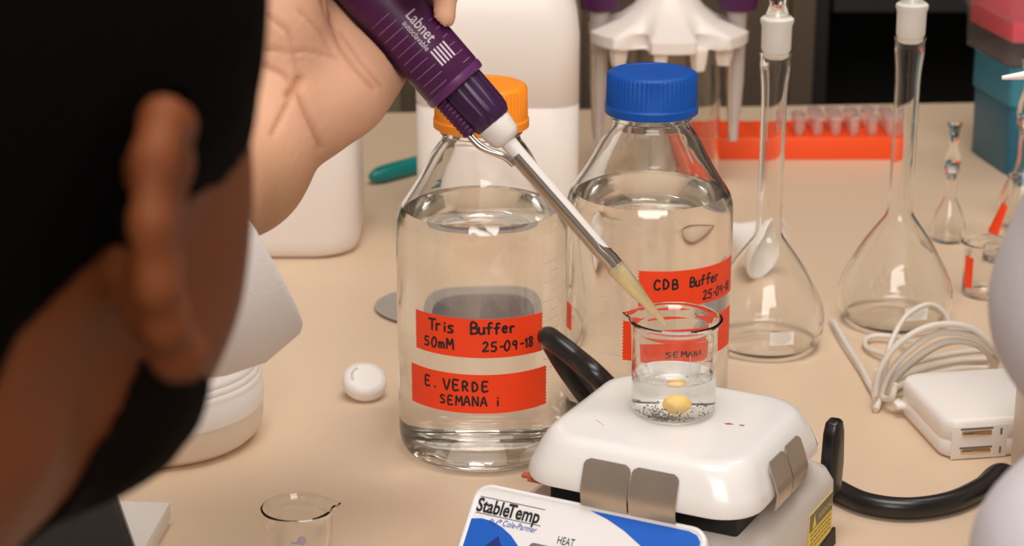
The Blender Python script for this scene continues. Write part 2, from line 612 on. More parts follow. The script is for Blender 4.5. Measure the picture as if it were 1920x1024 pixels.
bench = thing('lab_bench', 'long beige laminate laboratory bench carrying all the glassware', 'bench', (0, 0, -0.9))
yaw = math.atan2(2.0337 - 1.9883, 0.5019 + 0.1098)
bm = bmesh.new()
x0, x1 = -1.3, 1.5
yb = lambda x: 1.9883 + (x + 0.1098) * math.tan(yaw)
o2 = [(x0, 0.62), (x1, 0.62), (x1, yb(x1)), (x0, yb(x0))]
loft(bm, [(o2, 0.87), (o2, 0.896), ([(x0 + .004, .624), (x1 - .004, .624), (x1 - .004, yb(x1) - .003), (x0 + .004, yb(x0) - .003)], 0.9)])
obj('worktop', bm, M_['bench'], bench, smooth=False)
bm = bmesh.new()
box(bm, (0.1, 1.3, 0.435), (2.6, 1.2, 0.87))
obj('base_cabinet', bm, M_['bench_edge'], bench, smooth=False)

# the dark cupboard behind the bench
CY = 2.2
def at_y(px, py, y):
    d = ray(px, py)
    return CAM + d * (y / d.y)
cab = thing('wall_cupboard', 'tall brown cupboard with a black open compartment behind the bench', 'cupboard', (0.3, CY, -0.9))
def cabpart(name, xa, xb, ya, yb_, za, zb, m):
    bm = bmesh.new()
    box(bm, ((xa + xb) / 2 - 0.3, (ya + yb_) / 2 - CY, (za + zb) / 2 + 0.9), (xb - xa, yb_ - ya, zb - za), 0.002)
    return obj(name, bm, m, cab, smooth=False)
xs = at_y(1480, 100, CY).x
xe = at_y(1526, 100, CY).x
xj0, xj1 = at_y(752, 150, CY).x, at_y(778, 150, CY).x
cabpart('door', -0.9, xj0, CY, CY + .02, -0.9, 1.3, M_['cabtaupe'])
cabpart('stile', xj0, xj1, CY - .002, CY + .03, -0.9, 1.3, M_['cabbrown'])
xk0, xk1 = at_y(1092, 50, CY).x, at_y(1300, 50, CY).x
cabpart('door', xj1, xk0, CY, CY + .02, -0.9, 1.3, M_['cabtaupe'])
cabpart('stile', xk0, xk0 + .02, CY - .002, CY + .03, -0.9, 1.3, M_['cabbrown'])
cabpart('door', xk0 + .02, xs, CY, CY + .02, -0.9, 1.3, M_['cabbrown'])
cabpart('stile', xs, xe, CY - .004, CY + .03, -0.9, 1.3, M_['cabbrown'])
cabpart('back_panel', xe, 1.5, CY + .40, CY + .42, -0.9, 1.3, M_['cabblack'])
cabpart('side_panel', xe, xe + .02, CY + .03, CY + .40, -0.9, 1.3, M_['cabblack'])
cabpart('compartment_shelf', xe + .02, 1.5, CY + .01, CY + .40, 0.055, 0.075, M_['cabblack'])
cabpart('compartment_shelf', xe + .02, 1.5, CY + .01, CY + .40, -0.34, -0.32, M_['cabblack'])

# ------------------------------------------------------------------ reagent bottles
BR = 0.0495
BOUT = [(0.0, 0.0022), (0.034, 0.0022), (0.039, 0.0002), (0.0425, 0.0), (0.0465, 0.0022), (0.0488, 0.0065), (BR, 0.012), (BR, 0.136),
        (0.0490, 0.1415), (0.0474, 0.1465), (0.0450, 0.1505), (0.0418, 0.1552), (0.0375, 0.1620), (0.0330, 0.1700), (0.0290, 0.1780), (0.0252, 0.1835),
        (0.0230, 0.1862), (0.0222, 0.1885), (0.0222, 0.1905), (0.0236, 0.1915), (0.0236, 0.1935), (0.0214, 0.1945), (0.0214, 0.2150)]
BIN = [(0.0190, 0.2150), (0.0190, 0.1900), (0.0200, 0.1865), (0.0230, 0.1822), (0.0268, 0.1765), (0.0312, 0.1680), (0.0358, 0.1600), (0.0400, 0.1535),
       (0.0432, 0.1488), (0.0455, 0.1448), (0.0470, 0.1400), (0.0474, 0.1350), (0.0474, 0.0140), (0.0462, 0.0085), (0.0430, 0.0052), (0.0380, 0.0040), (0.0, 0.0046)]
ZW = 0.1475


def bottle(loc, label, capmat, caplabel):
    t = thing('reagent_bottle', label, 'bottle', loc, 0, 'screw-cap reagent bottles')
    bm = bmesh.new()
    lathe(bm, BOUT + BIN, 96)
    obj('glass_body', bm, M_['glass'], t)
    bm = bmesh.new()
    e = 0.0003
    inner = [(r + e, z) for r, z in BIN[::-1] if z < ZW - 1e-4 and r > 0]
    rw = 0.0441
    lathe(bm, [(0, 0.0046 - e)] + inner + [(rw + e, ZW), (rw - .0015, ZW - .0006), (0, ZW - .0009)], 96)
    obj('water', bm, M_['water'], t)
    bm = bmesh.new()
    n = 120
    levels = []
    for (r0, z, rib) in ((.0265, .1945, 0), (.0272, .1950, 0), (.0272, .1992, 0), (.0264, .2000, 0), (.0262, .2006, 1), (.0259, .2168, 1), (.0254, .2180, .6), (.0240, .2190, 0), (.0205, .2192, 0), (.0200, .2188, 0)):
        levels.append(([((r0 + rib * .00035 * (1 if k % 2 else -1)) * math.cos(2 * math.pi * k / n), (r0 + rib * .00035 * (1 if k % 2 else -1)) * math.sin(2 * math.pi * k / n)) for k in range(n)], z))
    loft(bm, levels)
    obj('screw_cap', bm, capmat, t, angle=35)['label'] = caplabel
    return t


def cyl(rad, cz=0.0):
    """map (arc length, height, lift) onto a standing cylinder seen from the front"""
    return lambda s, z, h: Vector((math.sin(s / rad) * (rad + h), -math.cos(s / rad) * (rad + h), z + cz))


def tape(parent, a0, a1, z0, z1, tilt, label, rad=BR, lift=0.0001):
    """orange labelling tape with pinked ends round a bottle, angles in degrees from the front"""
    bm = bmesh.new()
    f = cyl(rad)
    n, m = 40, 24
    s0, s1 = R(a0) * rad, R(a1) * rad
    G = {}
    for lay, h in ((0, lift), (1, lift + .00022)):
        for i in range(n + 1):
            for j in range(m + 1):
                s = s0 + (s1 - s0) * i / n
                if i in (0, n):
                    s += (.00045 if j % 2 else -.00045)
                z = z0 + (z1 - z0) * j / m + tilt * (i / n - .5)
                G[lay, i, j] = bm.verts.new(f(s, z, h))
    for i in range(n):
        for j in range(m):
            bm.faces.new((G[1, i, j], G[1, i + 1, j], G[1, i + 1, j + 1], G[1, i, j + 1]))
            bm.faces.new((G[0, i, j], G[0, i, j + 1], G[0, i + 1, j + 1], G[0, i + 1, j]))
    for i in range(n):
        bm.faces.new((G[0, i, 0], G[0, i + 1, 0], G[1, i + 1, 0], G[1, i, 0]))
        bm.faces.new((G[0, i, m], G[1, i, m], G[1, i + 1, m], G[0, i + 1, m]))
    for j in range(m):
        bm.faces.new((G[0, 0, j], G[1, 0, j], G[1, 0, j + 1], G[0, 0, j + 1]))
        bm.faces.new((G[0, n, j], G[0, n, j + 1], G[1, n, j + 1], G[1, n, j]))
    o = obj('tape_label', bm, M_['tape'], parent)
    o['label'] = label
    return o


def handwriting(parent, lines, rad=BR, lift=0.0004):
    bm = bmesh.new()
    f = cyl(rad)
    for i, (txt, a, z, h, kw) in enumerate(lines):
        handwrite(bm, txt, R(a) * rad, z, h, lambda x, y, l: f(x, y, l + lift), seed=i + 3, **kw)
    o = obj('handwriting', bm, M_['ink'], parent, smooth=False)
    return o


def graduations(parent, rad, marks, m='greyprint', lift=.0001):
    bm = bmesh.new()
    f = cyl(rad)
    for a0, a1, z in marks:
        n = 8
        for i in range(n):
            s0, s1 = R(a0 + (a1 - a0) * i / n) * rad, R(a0 + (a1 - a0) * (i + 1) / n) * rad
            bm.faces.new([bm.verts.new(f(*p, lift)) for p in ((s0, z), (s1, z), (s1, z + .0004), (s0, z + .0004))])
    return obj('graduation_marks', bm, M_[m], parent, smooth=False)


LB = T(905, 833) + LIFT
RB = T(1209, 793) + LIFT
b1 = bottle(LB, 'water-filled glass bottle with an orange cap and two whole tape labels', M_['orangecap'], 'orange ribbed screw cap')
t1 = tape(b1, -48, 44, .0728, .0958, -.001, 'tape with two handwritten lines and a date')
handwriting(t1, [('Tris  Buffer', -36, .0872, .0062, dict(adv=.78)), ('50mM', -40, .0770, .0056, dict(adv=.95)), ('25-09-18', 1, .0768, .0054, dict(adv=.95))])
t2 = tape(b1, -53.5, 48, .0392, .0626, -.0005, 'tape with two lines in capitals')
handwriting(t2, [('E. VERDE', -40, .0528, .0058, dict(adv=1.05)), ('SEMANA i', -28, .0440, .0052, dict(adv=1.0))])
graduations(b1, BR, [(45, 62, .066 + .0115 * k) for k in range(6)] + [(52, 62, .060 + .0115 * k) for k in range(6)])
b2 = bottle(RB, 'water-filled glass bottle with a blue cap standing behind the stirrer', M_['bluecap'], 'blue ribbed screw cap')
t3 = tape(b2, -10, 75, .0905, .1125, -.0015, 'tape with a name and a date')
handwriting(t3, [('CDB', 0, .1022, .0058, dict(adv=1.0)), ('Buffer', 25, .1022, .0058, dict(adv=.72)), ('25-09-18', 36, .0930, .0050, dict(adv=.9))])
t4 = tape(b2, -20, 75, .0575, .0815, -.0015, 'tape partly hidden behind the beaker')
handwriting(t4, [('SEMANA', 8, .0660, .0060, dict(adv=1.0))])
tape(b2, -90, -68, .066, .082, 0, 'torn end of orange tape on the side of the bottle')
graduations(b2, BR, [(-38, -22, .060 + .0115 * k) for k in range(7)])

# ------------------------------------------------------------------ stirring hotplate
HP = T(1262, 772, .09)
hp = thing('stirring_hotplate', 'white magnetic stirring hotplate with a blue and white control panel', 'hotplate', (HP.x, HP.y, 0), -R(27))
bm = bmesh.new()
cx, cy = .0035, -.0045
lv = []
for wd, z, r in ((.1200, .0660, .020), (.1222, .0664, .021), (.1226, .0690, .021), (.1190, .0745, .021), (.1140, .0810, .021), (.1085, .0862, .021), (.1040, .0888, .021), (.0985, .0898, .020), (.0930, .0900, .018)):
    lv.append(([(x + cx, y + cy) for x, y in rrect(wd, wd * .96, r, 8)], z))
loft(bm, lv)
top = obj('top_plate', bm, M_['enamel'], hp, angle=50)
top['label'] = 'white enamelled heating plate'
for pts in (((-.0305, -.0275), (-.0275, -.0292), (-.0235, -.0325), (-.0265, -.0302)), ((.0285, -.003), (.031, -.0012), (.0335, -.0022), (.0305, -.004)), ((.036, -.0012), (.0385, -.0005), (.039, -.0018), (.0365, -.0025))):
    bm = bmesh.new()
    slab(bm, pts, .00012, lambda x, y, h: Vector((x, y, .09001 + h)))
    obj('rust_stain', bm, M_['rust'], top, smooth=False)
# dark insulating layer under the plate
bm = bmesh.new()
box(bm, (cx, cy + .004, .058), (.100, .092, .018), .002)
obj('heat_shield', bm, M_['blackmatte'], hp)
bm = bmesh.new()
box(bm, (-.0545, -.054, .0652), (.006, .004, .0022), .0006)
box(bm, (-.050, -.0545, .0640), (.008, .004, .002), .0006)
obj('rust_spot', bm, M_['rust'], hp)
# housing
bm = bmesh.new()
o1, o2_ = rrect(.132, .138, .012), rrect(.126, .132, .012)
loft(bm, [([(x + .0, y + .003) for x, y in rrect(.128, .134, .012)], .003), ([(x, y + .003) for x, y in o1], .006), ([(x, y + .003) for x, y in o1], .040), ([(x, y + .003) for x, y in o2_], .0470), ([(x, y + .003) for x, y in rrect(.112, .118, .012)], .0515)])
house = obj('housing', bm, M_['paint'], hp, angle=50)
for sx in (-1, 1):
    for sy in (-1, 1):
        bm = bmesh.new()
        lathe(bm, [(0, 0), (.006, 0), (.007, .001), (.007, .004), (0, .004)], 20, Matrix.Translation((sx * .05, sy * .052 + .003, 0)))
        obj('foot', bm, M_['black'], hp)
# front and side spring clips of brushed steel
def clip(c0, c1, side):
    bm = bmesh.new()
    g = []
    for k in range(11):
        t = k / 10
        # profile from the rim up the sloping face
        off, z = ((.0622 + .0003, .0625), (.0625, .066), (.0627, .0685), (.0612, .0745), (.0590, .0805), (.0573, .0848))[min(5, int(t * 5.01))]
    prof = [(.0617, .0605), (.0625, .0640), (.0629, .0688), (.0611, .0746), (.0586, .0812), (.0572, .0840)]
    out = []
    wd = c1 - c0
    for i, (off, z) in enumerate(prof):
        sh = 0.0
        if i == len(prof) - 1:
            sh = .003
        out.append((off, z, c0 + sh, c1 - sh))
    out.insert(len(out) - 1, (.0579, .0828, c0 + .0008, c1 - .0008))
    rows = []
    for off, z, a, b in out:
        row = []
        for lay in (.0002, .0010):
            for c in (a, b):
                if side == 'front':
                    row.append(bm.verts.new((c, -(off * .96 + lay) + cy, z + lay * .3)))
                else:
                    row.append(bm.verts.new((off + lay + cx, c, z + lay * .3)))
        rows.append(row)
    for p, q in zip(rows, rows[1:]):
        bm.faces.new((p[2], p[3], q[3], q[2]))
        bm.faces.new((p[0], q[0], q[1], p[1]))
        bm.faces.new((p[0], p[2], q[2], q[0]))
        bm.faces.new((p[1], q[1], q[3], p[3]))
    bm.faces.new((rows[0][0], rows[0][1], rows[0][3], rows[0][2]))
    bm.faces.new((rows[-1][0], rows[-1][2], rows[-1][3], rows[-1][1]))
    obj('steel_clip', bm, M_['steel'], hp, angle=50)
clip(-.0205, .0040, 'front')
clip(.0048, .0292, 'front')
clip(-.0285, -.0075, 'side')
clip(-.0065, .0145, 'side')
# hazard label on the side
lab = bmesh.new()
slab(lab, [(.024, .0135), (.060, .0135), (.060, .0365), (.024, .0365)], .0003, lambda y, z, h: Vector((.0661 + h, y, z)))
lab_o = obj('warning_label', lab, M_['yellow'], hp, smooth=False)
bm = bmesh.new()
slab(bm, [(.0245, .0265), (.0595, .0265), (.0595, .036), (.0245, .036)], .0002, lambda y, z, h: Vector((.0664 + h, y, z)))
obj('label_header', bm, M_['greydk'], lab_o, smooth=False)
bm = bmesh.new()
slab(bm, [(.028, .0275), (.034, .0275), (.031, .0345)], .0001, lambda y, z, h: Vector((.0667 + h, y, z)))
text_mesh('WARNING', .0055, lambda x, y, h: Vector((.0667 + h, .0365 + x, .0290 + y)), bm, sx=.85)
obj('warning_print', bm, M_['yellow'], lab_o, smooth=False)
bm = bmesh.new()
rnd = random.Random(4)
for k in range(4):
    y = .0265
    while y < .057:
        wd = rnd.uniform(.002, .005)
        slab(bm, [(y, .0160 + .0025 * k), (min(y + wd, .058), .0160 + .0025 * k), (min(y + wd, .058), .0168 + .0025 * k), (y, .0168 + .0025 * k)], .0001, lambda a, b, h: Vector((.0664 + h, a, b)))
        y += wd + .001
obj('small_print', bm, M_['greydk'], lab_o, smooth=False)
# side skid strip and rear rod clamp
bm = bmesh.new()
slab(bm, [(-.05, .003), (.068, .003), (.066, .013), (.045, .0115)], .0015, lambda y, z, h: Vector((.0655 + h, y, z)))
obj('side_skid', bm, M_['blackmatte'], hp, smooth=False)
bm = bmesh.new()
loft(bm, [(rrect(.008, .016, .003), .026), (rrect(.009, .018, .0035), .042), (rrect(.009, .014, .0035), .060), (rrect(.008, .010, .003), .0655), (rrect(.006, .007, .002), .0668)], Matrix.Translation((.0585, .0815, 0)))
obj('rod_clamp', bm, M_['black'], hp, angle=60)
# sloping control panel
AL = R(50)
PO = Vector((-.016, -.063, .060))
PDN = Vector((0, -math.cos(AL), -math.sin(AL)))
PN = Vector((0, -math.sin(AL), math.cos(AL)))
def pm(x, y, h):
    """panel coordinates in mm: x across, y down the slope"""
    return PO + Vector((1, 0, 0)) * (x * .001) + PDN * (y * .001) + PN * h
PW, PH = 124.5, 70.0
def rr_at(xa, xb, ya, yb__, r):
    return [(x + (xa + xb) / 2, y + (ya + yb__) / 2) for x, y in rrect(xb - xa, yb__ - ya, r, 8)]
bm = bmesh.new()
rows = []
for inset, h in ((1.0, -.008), (0, -.006), (0, -.0008), (.5, .0004), (1.6, .0008), (2.4, .0002), (2.8, 0.0)):
    rows.append([bm.verts.new(pm(x, y, h)) for x, y in rr_at(-PW / 2 + inset, PW / 2 - inset, -1 + inset, PH - inset, 9 - inset)])
n = len(rows[0])
for a, b in zip(rows, rows[1:]):
    for k in range(n):
        bm.faces.new((a[k], a[(k + 1) % n], b[(k + 1) % n], b[k]))
bm.faces.new(rows[0][::-1])
bm.faces.new(rows[-1])
pan = obj('control_panel', bm, M_['panelwhite'], hp, angle=60)
bm = bmesh.new()
arc = [(-59.4, 18.2), (-54, 17.0), (-48, 17.4), (-42, 19.3), (-36, 22.4), (-31, 26.5), (-27, 31.5), (-24, 38), (-23, 46), (-24, 66), (-55, 66), (-59.4, 62)]
slab(bm, arc, .0001, lambda x, y, h: pm(x, y, h + .0001))
obj('blue_field', bm, M_['panelblue'], pan, smooth=False)
bm = bmesh.new()
arc = [(0.5, 2.0), (52, 2.0), (56.5, 3.2), (59, 6.0), (59.4, 10), (59.4, 45), (52, 34), (42, 22.5), (32, 14.6), (20, 8.2), (10, 4.4)]
slab(bm, arc, .0001, lambda x, y, h: pm(x, y, h + .0001))
obj('blue_field', bm, M_['panelblue'], pan, smooth=False)
bm = bmesh.new()
slab(bm, [(-42.5, 24.0), (-35.5, 34), (-34, 45), (-52, 45), (-50, 33)], .0001, lambda x, y, h: pm(x, y, h + .0003))
obj('flask_emblem', bm, M_['navy'], pan, smooth=False)
bm = bmesh.new()
we = text_mesh('Stable', 9.8, lambda x, y, h: pm(-58.6 + x, 13.7 - y, h + .0002), bm, bold=.24, sx=.765)
text_mesh('Temp', 9.8, lambda x, y, h: pm(-59.7 + we + x, 13.7 - y, h + .0002), bm, bold=.24, sx=.765)
for y_ in (6.1, 14.5):
    slab(bm, [(-58.2, y_), (-22.5, y_), (-22.5, y_ + .28), (-58.2, y_ + .28)], .0001, lambda x, y, h: pm(x, y, h + .0001))
obj('lettering', bm, M_['ink'], pan, smooth=False)
bm = bmesh.new()
text_mesh('Cole-Parmer', 4.4, lambda x, y, h: pm(-42.5 + x, 18.6 - y, h + .0002), bm, shear=.25, sx=.80)
for st in ([(-47.2, 17.2), (-48.4, 16.4), (-49.4, 17.4), (-48.8, 18.6), (-47, 18.2)], [(-46.8, 20.2), (-45.4, 17.2), (-43.8, 15.8), (-43.0, 16.4), (-44.2, 17.4)]):
    for a, b in zip(st, st[1:]):
        dx, dy = b[0] - a[0], b[1] - a[1]
        L = math.hypot(dx, dy)
        nx, ny = -dy / L * .2, dx / L * .2
        slab(bm, [(a[0] - nx, a[1] - ny), (b[0] - nx, b[1] - ny), (b[0] + nx, b[1] + ny), (a[0] + nx, a[1] + ny)], .0001, lambda x, y, h: pm(x, y, h + .0001))
obj('maker_name', bm, M_['blueink'], pan, smooth=False)
bm = bmesh.new()
text_mesh('HEAT', 5.6, lambda x, y, h: pm(-11.8 + x, 21.4 - y, h + .0002), bm, sx=.66)
obj('heat_lettering', bm, M_['ink'], pan, smooth=False)
bm = bmesh.new()
slab(bm, rr_at(-25, 13, 23.6, 36, 2.5), .0006, lambda x, y, h: pm(x, y, h + .0001))
obj('display_window', bm, M_['greydk'], pan, smooth=False)
for kx in (-30, 24):
    bm = bmesh.new()
    lathe(bm, [(0, -.001), (.011, -.001), (.011, .006), (.009, .010), (0, .010)], 32)
    Mk = Matrix.Translation(pm(kx, 52, 0)) @ PN.to_track_quat('Z', 'Y').to_matrix().to_4x4()
    bmesh.ops.transform(bm, matrix=Mk, verts=bm.verts)
    obj('control_knob', bm, M_['black'], hp)

# black power cord of the hotplate: from its rear in one loop between the bottles, then off along the bench
def hpw(x, y, z):
    return Matrix.Translation((HP.x, HP.y, 0)) @ Matrix.Rotation(-R(27), 4, 'Z') @ Vector((x, y, z))
bm = bmesh.new()
V3 = Vector
tube(bm, [hpw(-.050, .070, .030), hpw(-.058, .090, .042), D(1128, 714, 1.125), D(1080, 672, 1.135), D(1042, 642, 1.143), D(1027, 632, 1.153), D(1038, 650, 1.164), D(1078, 712, 1.166), V3((.062, 1.098, .024)), V3((.090, 1.098, .0095)),
          V3((.130, 1.088, .0072)), V3((.168, 1.065, .0068)), T(1550, 910, .0066), T(1620, 942, .0066), T(1700, 953, .0066), T(1780, 942, .0066), T(1840, 915, .0066), T(1882, 888, .0066), V3((.293, 1.050, .0066)), V3((.34, 1.035, .0066)), V3((.50, 1.03, .0066))], .0060, 16, 10)
cordp = obj('power_cord', bm, M_['black'])
cordp.parent = hp
cordp.matrix_parent_inverse = (Matrix.Translation((HP.x, HP.y, 0)) @ Matrix.Rotation(-R(27), 4, 'Z')).inverted()
cordp['label'] = 'thick black power cord'

# ------------------------------------------------------------------ beakers
def beaker(loc, r, h, label, rz=0.0, wall=.0012, spout=True, name='beaker', cat='beaker', rim=.0021, group='glass beakers'):
    t = thing(name, label, cat, loc, rz, group)
    bm = bmesh.new()
    wd = wall
    prof = [(0, .0), (r - .004, .0), (r - .0025, 0), (r - .0007, .0009), (r, .003), (r, h - .006), (r + rim * .35, h - .003), (r + rim, h - .0012), (r + rim * 1.1, h - .0003), (r + rim * .7, h + .0003),
            (r - wd + rim * .8, h - .0006), (r - wd + .0001, h - .005), (r - wd, h - .007), (r - wd, .0042), (r - wd - .001, .0026), (r - wd - .003, .0019), (0, .0020)]
    seg = 96
    lathe(bm, prof, seg)
    if spout:
        for v in bm.verts:
            a = math.atan2(v.co.y, v.co.x)
            f = max(0, 1 - abs(a) / .32) ** 1.4 * max(0, (v.co.z - (h - .010)) / .010)
            rr = math.hypot(v.co.x, v.co.y)
            if f > 0 and rr > 1e-4:
                k = 1 + f * .0042 / rr
                v.co.x *= k
                v.co.y *= k
                v.co.z -= f * .0006
    obj('glass_wall', bm, M_['glass'], t)
    return t


BK = Vector((HP.x, HP.y, .0899))
bk = beaker(BK, .0212, .0505, 'small glass beaker of water on the white hotplate', rz=R(160))
bm = bmesh.new()
e = .0002
lathe(bm, [(0, .0020 - e), (.0212 - .0042 + e, .0019 - e), (.0212 - .0022 + e, .0026), (.0200 + e, .0042), (.0200 + e, .0214), (.0192, .0208), (0, .0206)], 96)
obj('water', bm, M_['water'], bk)
gm = bmesh.new()
f = cyl(.0212)
for z in (.016, .022, .028, .034):
    s0 = .006
    for k in range(6):
        bm_pts = ((s0 + .0009 * k, z), (s0 + .0009 * (k + 1), z), (s0 + .0009 * (k + 1), z + .0003), (s0 + .0009 * k, z + .0003))
        gm.faces.new([gm.verts.new(f(*p, .0001)) for p in bm_pts])
gm.faces.new([gm.verts.new(f(*p, .0001)) for p in ((.006, .014), (.0063, .014), (.0063, .038), (.006, .038))])
go = obj('graduation_marks', gm, M_['greyprint'], bk, smooth=False)
go.rotation_euler = (0, 0, -R(160))
# yellow pellet and dark grains at the bottom
bm = bmesh.new()
bmesh.ops.create_uvsphere(bm, u_segments=32, v_segments=20, radius=1)
for v in bm.verts:
    nz = noise.noise(v.co * 2.2) * .08
    v.co = Vector((v.co.x * .0056 * (1 + nz), v.co.y * .0050 * (1 + nz), v.co.z * .0047 * (1 + nz)))
po = obj('yellow_pellet', bm, M_['yolk'])
po.location = BK + Vector((.0012, -.003, .0072))
tag(po, 'yellow rounded pellet sunk in the beaker on the hotplate', 'pellet')
bm = bmesh.new()
rnd = random.Random(8)
for k in range(520):
    a = rnd.gauss(-1.95, .38) if k % 3 else rnd.uniform(0, 6.28)
    rr = .0185 * math.sqrt(rnd.uniform(.25, 1)) if k % 3 else .018 * math.sqrt(rnd.random())
    s = rnd.uniform(.00018, .00042)
    zz = .00235 + (rnd.random() ** 3) * (.004 if k % 3 else .001)
    if math.hypot(rr * math.cos(a) - .0012, rr * math.sin(a) + .003) < .0055:
        continue
    bmesh.ops.create_icosphere(bm, subdivisions=1, radius=s, matrix=Matrix.Translation((rr * math.cos(a), rr * math.sin(a), zz)))
sd = obj('sediment', bm, M_['sed'])
sd.location = BK
sd['kind'] = 'stuff'
tag(sd, 'dark grains of sediment at the bottom of the water in the beaker', 'sediment')

sbp = T(557, 951, .050)
sb = beaker((sbp.x, sbp.y, .0003), .0158, .050, 'empty small beaker beside the white box, with a mauve mark', rz=R(15), wall=.001)
bm = bmesh.new()
f = cyl(.0158)
pts = []
for k in range(20):
    a = 2 * math.pi * k / 20
    pts.append((.0034 + .0024 * math.cos(a), .0385 + .0025 * math.sin(a)))
bm.faces.new([bm.verts.new(f(x, y, .0001)) for x, y in pts])
bm.faces.new([bm.verts.new(f(x, y, .00012)) for x, y in ((-.002, .0372), (.002, .0368), (.002, .0382), (-.0018, .0380))])
o = obj('mauve_mark', bm, M_['mauve'], sb, smooth=False)
o.rotation_euler = (0, 0, -R(15))

mbp = T(1846, 553) + LIFT
mb = beaker(mbp, .0165, .040, 'low empty beaker with a strip of orange tape beside the white coat', rz=R(70), wall=.001)
o = tape(mb, -78, -48, .008, .031, 0, 'strip of orange tape', rad=.0165)
o.rotation_euler = (0, 0, -R(70))

# ------------------------------------------------------------------ volumetric flasks
def flask(loc, label, s=1.0, rz=0.0, prof=None, ztop=.2010, print_a=0):
    t = thing('volumetric_flask', label, 'flask', loc, rz, 'stoppered volumetric flasks')
    out = [(0, 0), (.022, 0), (.027, 0), (.031, .0012), (.0355, .005), (.0385, .011), (.0395, .018), (.0390, .024), (.0372, .031), (.0342, .038), (.0303, .0455), (.0262, .053), (.0218, .060), (.0172, .0665),
           (.0128, .0725), (.0100, .0768), (.0088, .081), (.0084, .088), (.0083, .125), (.0084, .170), (.0089, .180), (.0096, .186), (.0100, .190), (.0100, .198), (.0106, .1995), (.0106, .2010)]
    inn = [(r - .0014, z) for r, z in out[4:-2][::-1]]
    inn = [(.0086, .2010)] + inn + [(.0290, .0032), (.0, .0042)]
    bm = bmesh.new()
    lathe(bm, [(r * s, z * s) for r, z in out + inn], 80)
    obj('glass_body', bm, M_['thinglass'], t)
    # ground stopper
    bm = bmesh.new()
    sp = [(0, .1965), (.0055, .1968), (.0078, .1982), (.0085, .2000), (.0087, .2012), (.0096, .2030), (.0098, .2180), (.0108, .2205), (.0108, .2225), (.0090, .2240), (0, .2240)]
    lathe(bm, [(r * s, z * s) for r, z in sp], 48)
    so = obj('stopper', bm, M_['frost'], t)
    so['label'] = 'frosted ground-glass stopper'
    bm = bmesh.new()
    kp = [(0, .2238), (.0080, .2238), (.0066, .2275), (.0052, .2320), (.0058, .2380), (.0085, .2430), (.0095, .2490), (.0080, .2545), (0, .2560)]
    lathe(bm, [(r * s, z * s) for r, z in kp], 40)
    obj('stopper_knob', bm, M_['glass'], so)
    bm = bmesh.new()
    f = cyl(.0386 * s)
    slab(bm, [(-.007 * s, .0135 * s), (.009 * s, .0135 * s), (.009 * s, .0225 * s), (-.007 * s, .0225 * s)], .0002, lambda x, y, h: f(x, y, h + .0009))
    o = obj('writing_patch', bm, M_['print'], t, smooth=False)
    o.rotation_euler = (0, 0, R(print_a))
    return t


flask(T(1433, 647) + LIFT, 'tall stoppered volumetric flask standing beside the blue-capped bottle', print_a=8)
flask(T(1675, 602) + LIFT, 'tall stoppered volumetric flask standing behind the white charger', print_a=10)


def tinyflask(loc, label, s=1.0):
    t = thing('small_flask', label, 'flask', loc, 0, 'small stoppered flasks')
    out = [(0, 0), (.008, 0), (.010, .0), (.0125, .002), (.0138, .0065), (.0136, .012), (.0122, .018), (.0098, .0245), (.0072, .030), (.0054, .034), (.0045, .038), (.0043, .052), (.0050, .056), (.0062, .058), (.0062, .0605)]
    inn = [(.0048, .0605), (.0034, .052), (.0035, .038), (.0044, .034), (.0062, .030), (.0088, .0245), (.0112, .018), (.0126, .012), (.0128, .0065), (.0115, .003), (0, .0022)]
    bm = bmesh.new()
    lathe(bm, [(r * s, z * s) for r, z in out + inn], 48)
    obj('glass_body', bm, M_['thinglass'], t)
    bm = bmesh.new()
    lathe(bm, [(r * s, z * s) for r, z in ((0, .050), (.0032, .050), (.0044, .059), (.0062, .0612), (.0066, .064), (.0060, .070), (.0044, .076), (.0036, .080), (.0040, .086), (.0052, .091), (.0060, .093), (.0058, .0945), (0, .095))], 40)
    obj('glass_stopper', bm, M_['glass'], t)
    return t


tinyflask(T(1776, 452) + LIFT, 'tiny stoppered flask standing by itself in front of the teal box')
tinyflask(T(1913, 425) + LIFT, 'small stoppered flask half hidden by a white coat, near the teal box', 1.45)

# conical flask with orange tape mostly behind the coat
ef = thing('conical_flask', 'conical flask with a slanting orange tape strip behind the white sleeve', 'flask', T(1905, 478) + LIFT)
bm = bmesh.new()
prof = [(0, 0), (.022, 0), (.0255, .002), (.026, .005), (.0235, .013), (.0105, .045), (.0095, .050), (.0095, .060), (.011, .062)]
inn = [(.0095, .062), (.0083, .059), (.0083, .050), (.0093, .0445), (.0223, .0125), (.0247, .005), (.0215, .0022), (0, .0022)]
lathe(bm, prof + inn, 48)
obj('glass_body', bm, M_['thinglass'], ef)
bm = bmesh.new()
G = []
for i in range(9):
    a = R(-112 + i * 7)
    G.append([bm.verts.new((math.sin(a) * r, -math.cos(a) * r, z)) for r, z in ((.0222, .018), (.0132, .041), (.0129, .0408), (.0219, .0178))])
for p, q in zip(G, G[1:]):
    for k in range(4):
        bm.faces.new((p[k], p[(k + 1) % 4], q[(k + 1) % 4], q[k]))
bm.faces.new(G[0]); bm.faces.new(G[-1][::-1])
obj('tape_strip', bm, M_['tape'], ef)['label'] = 'orange tape strip'

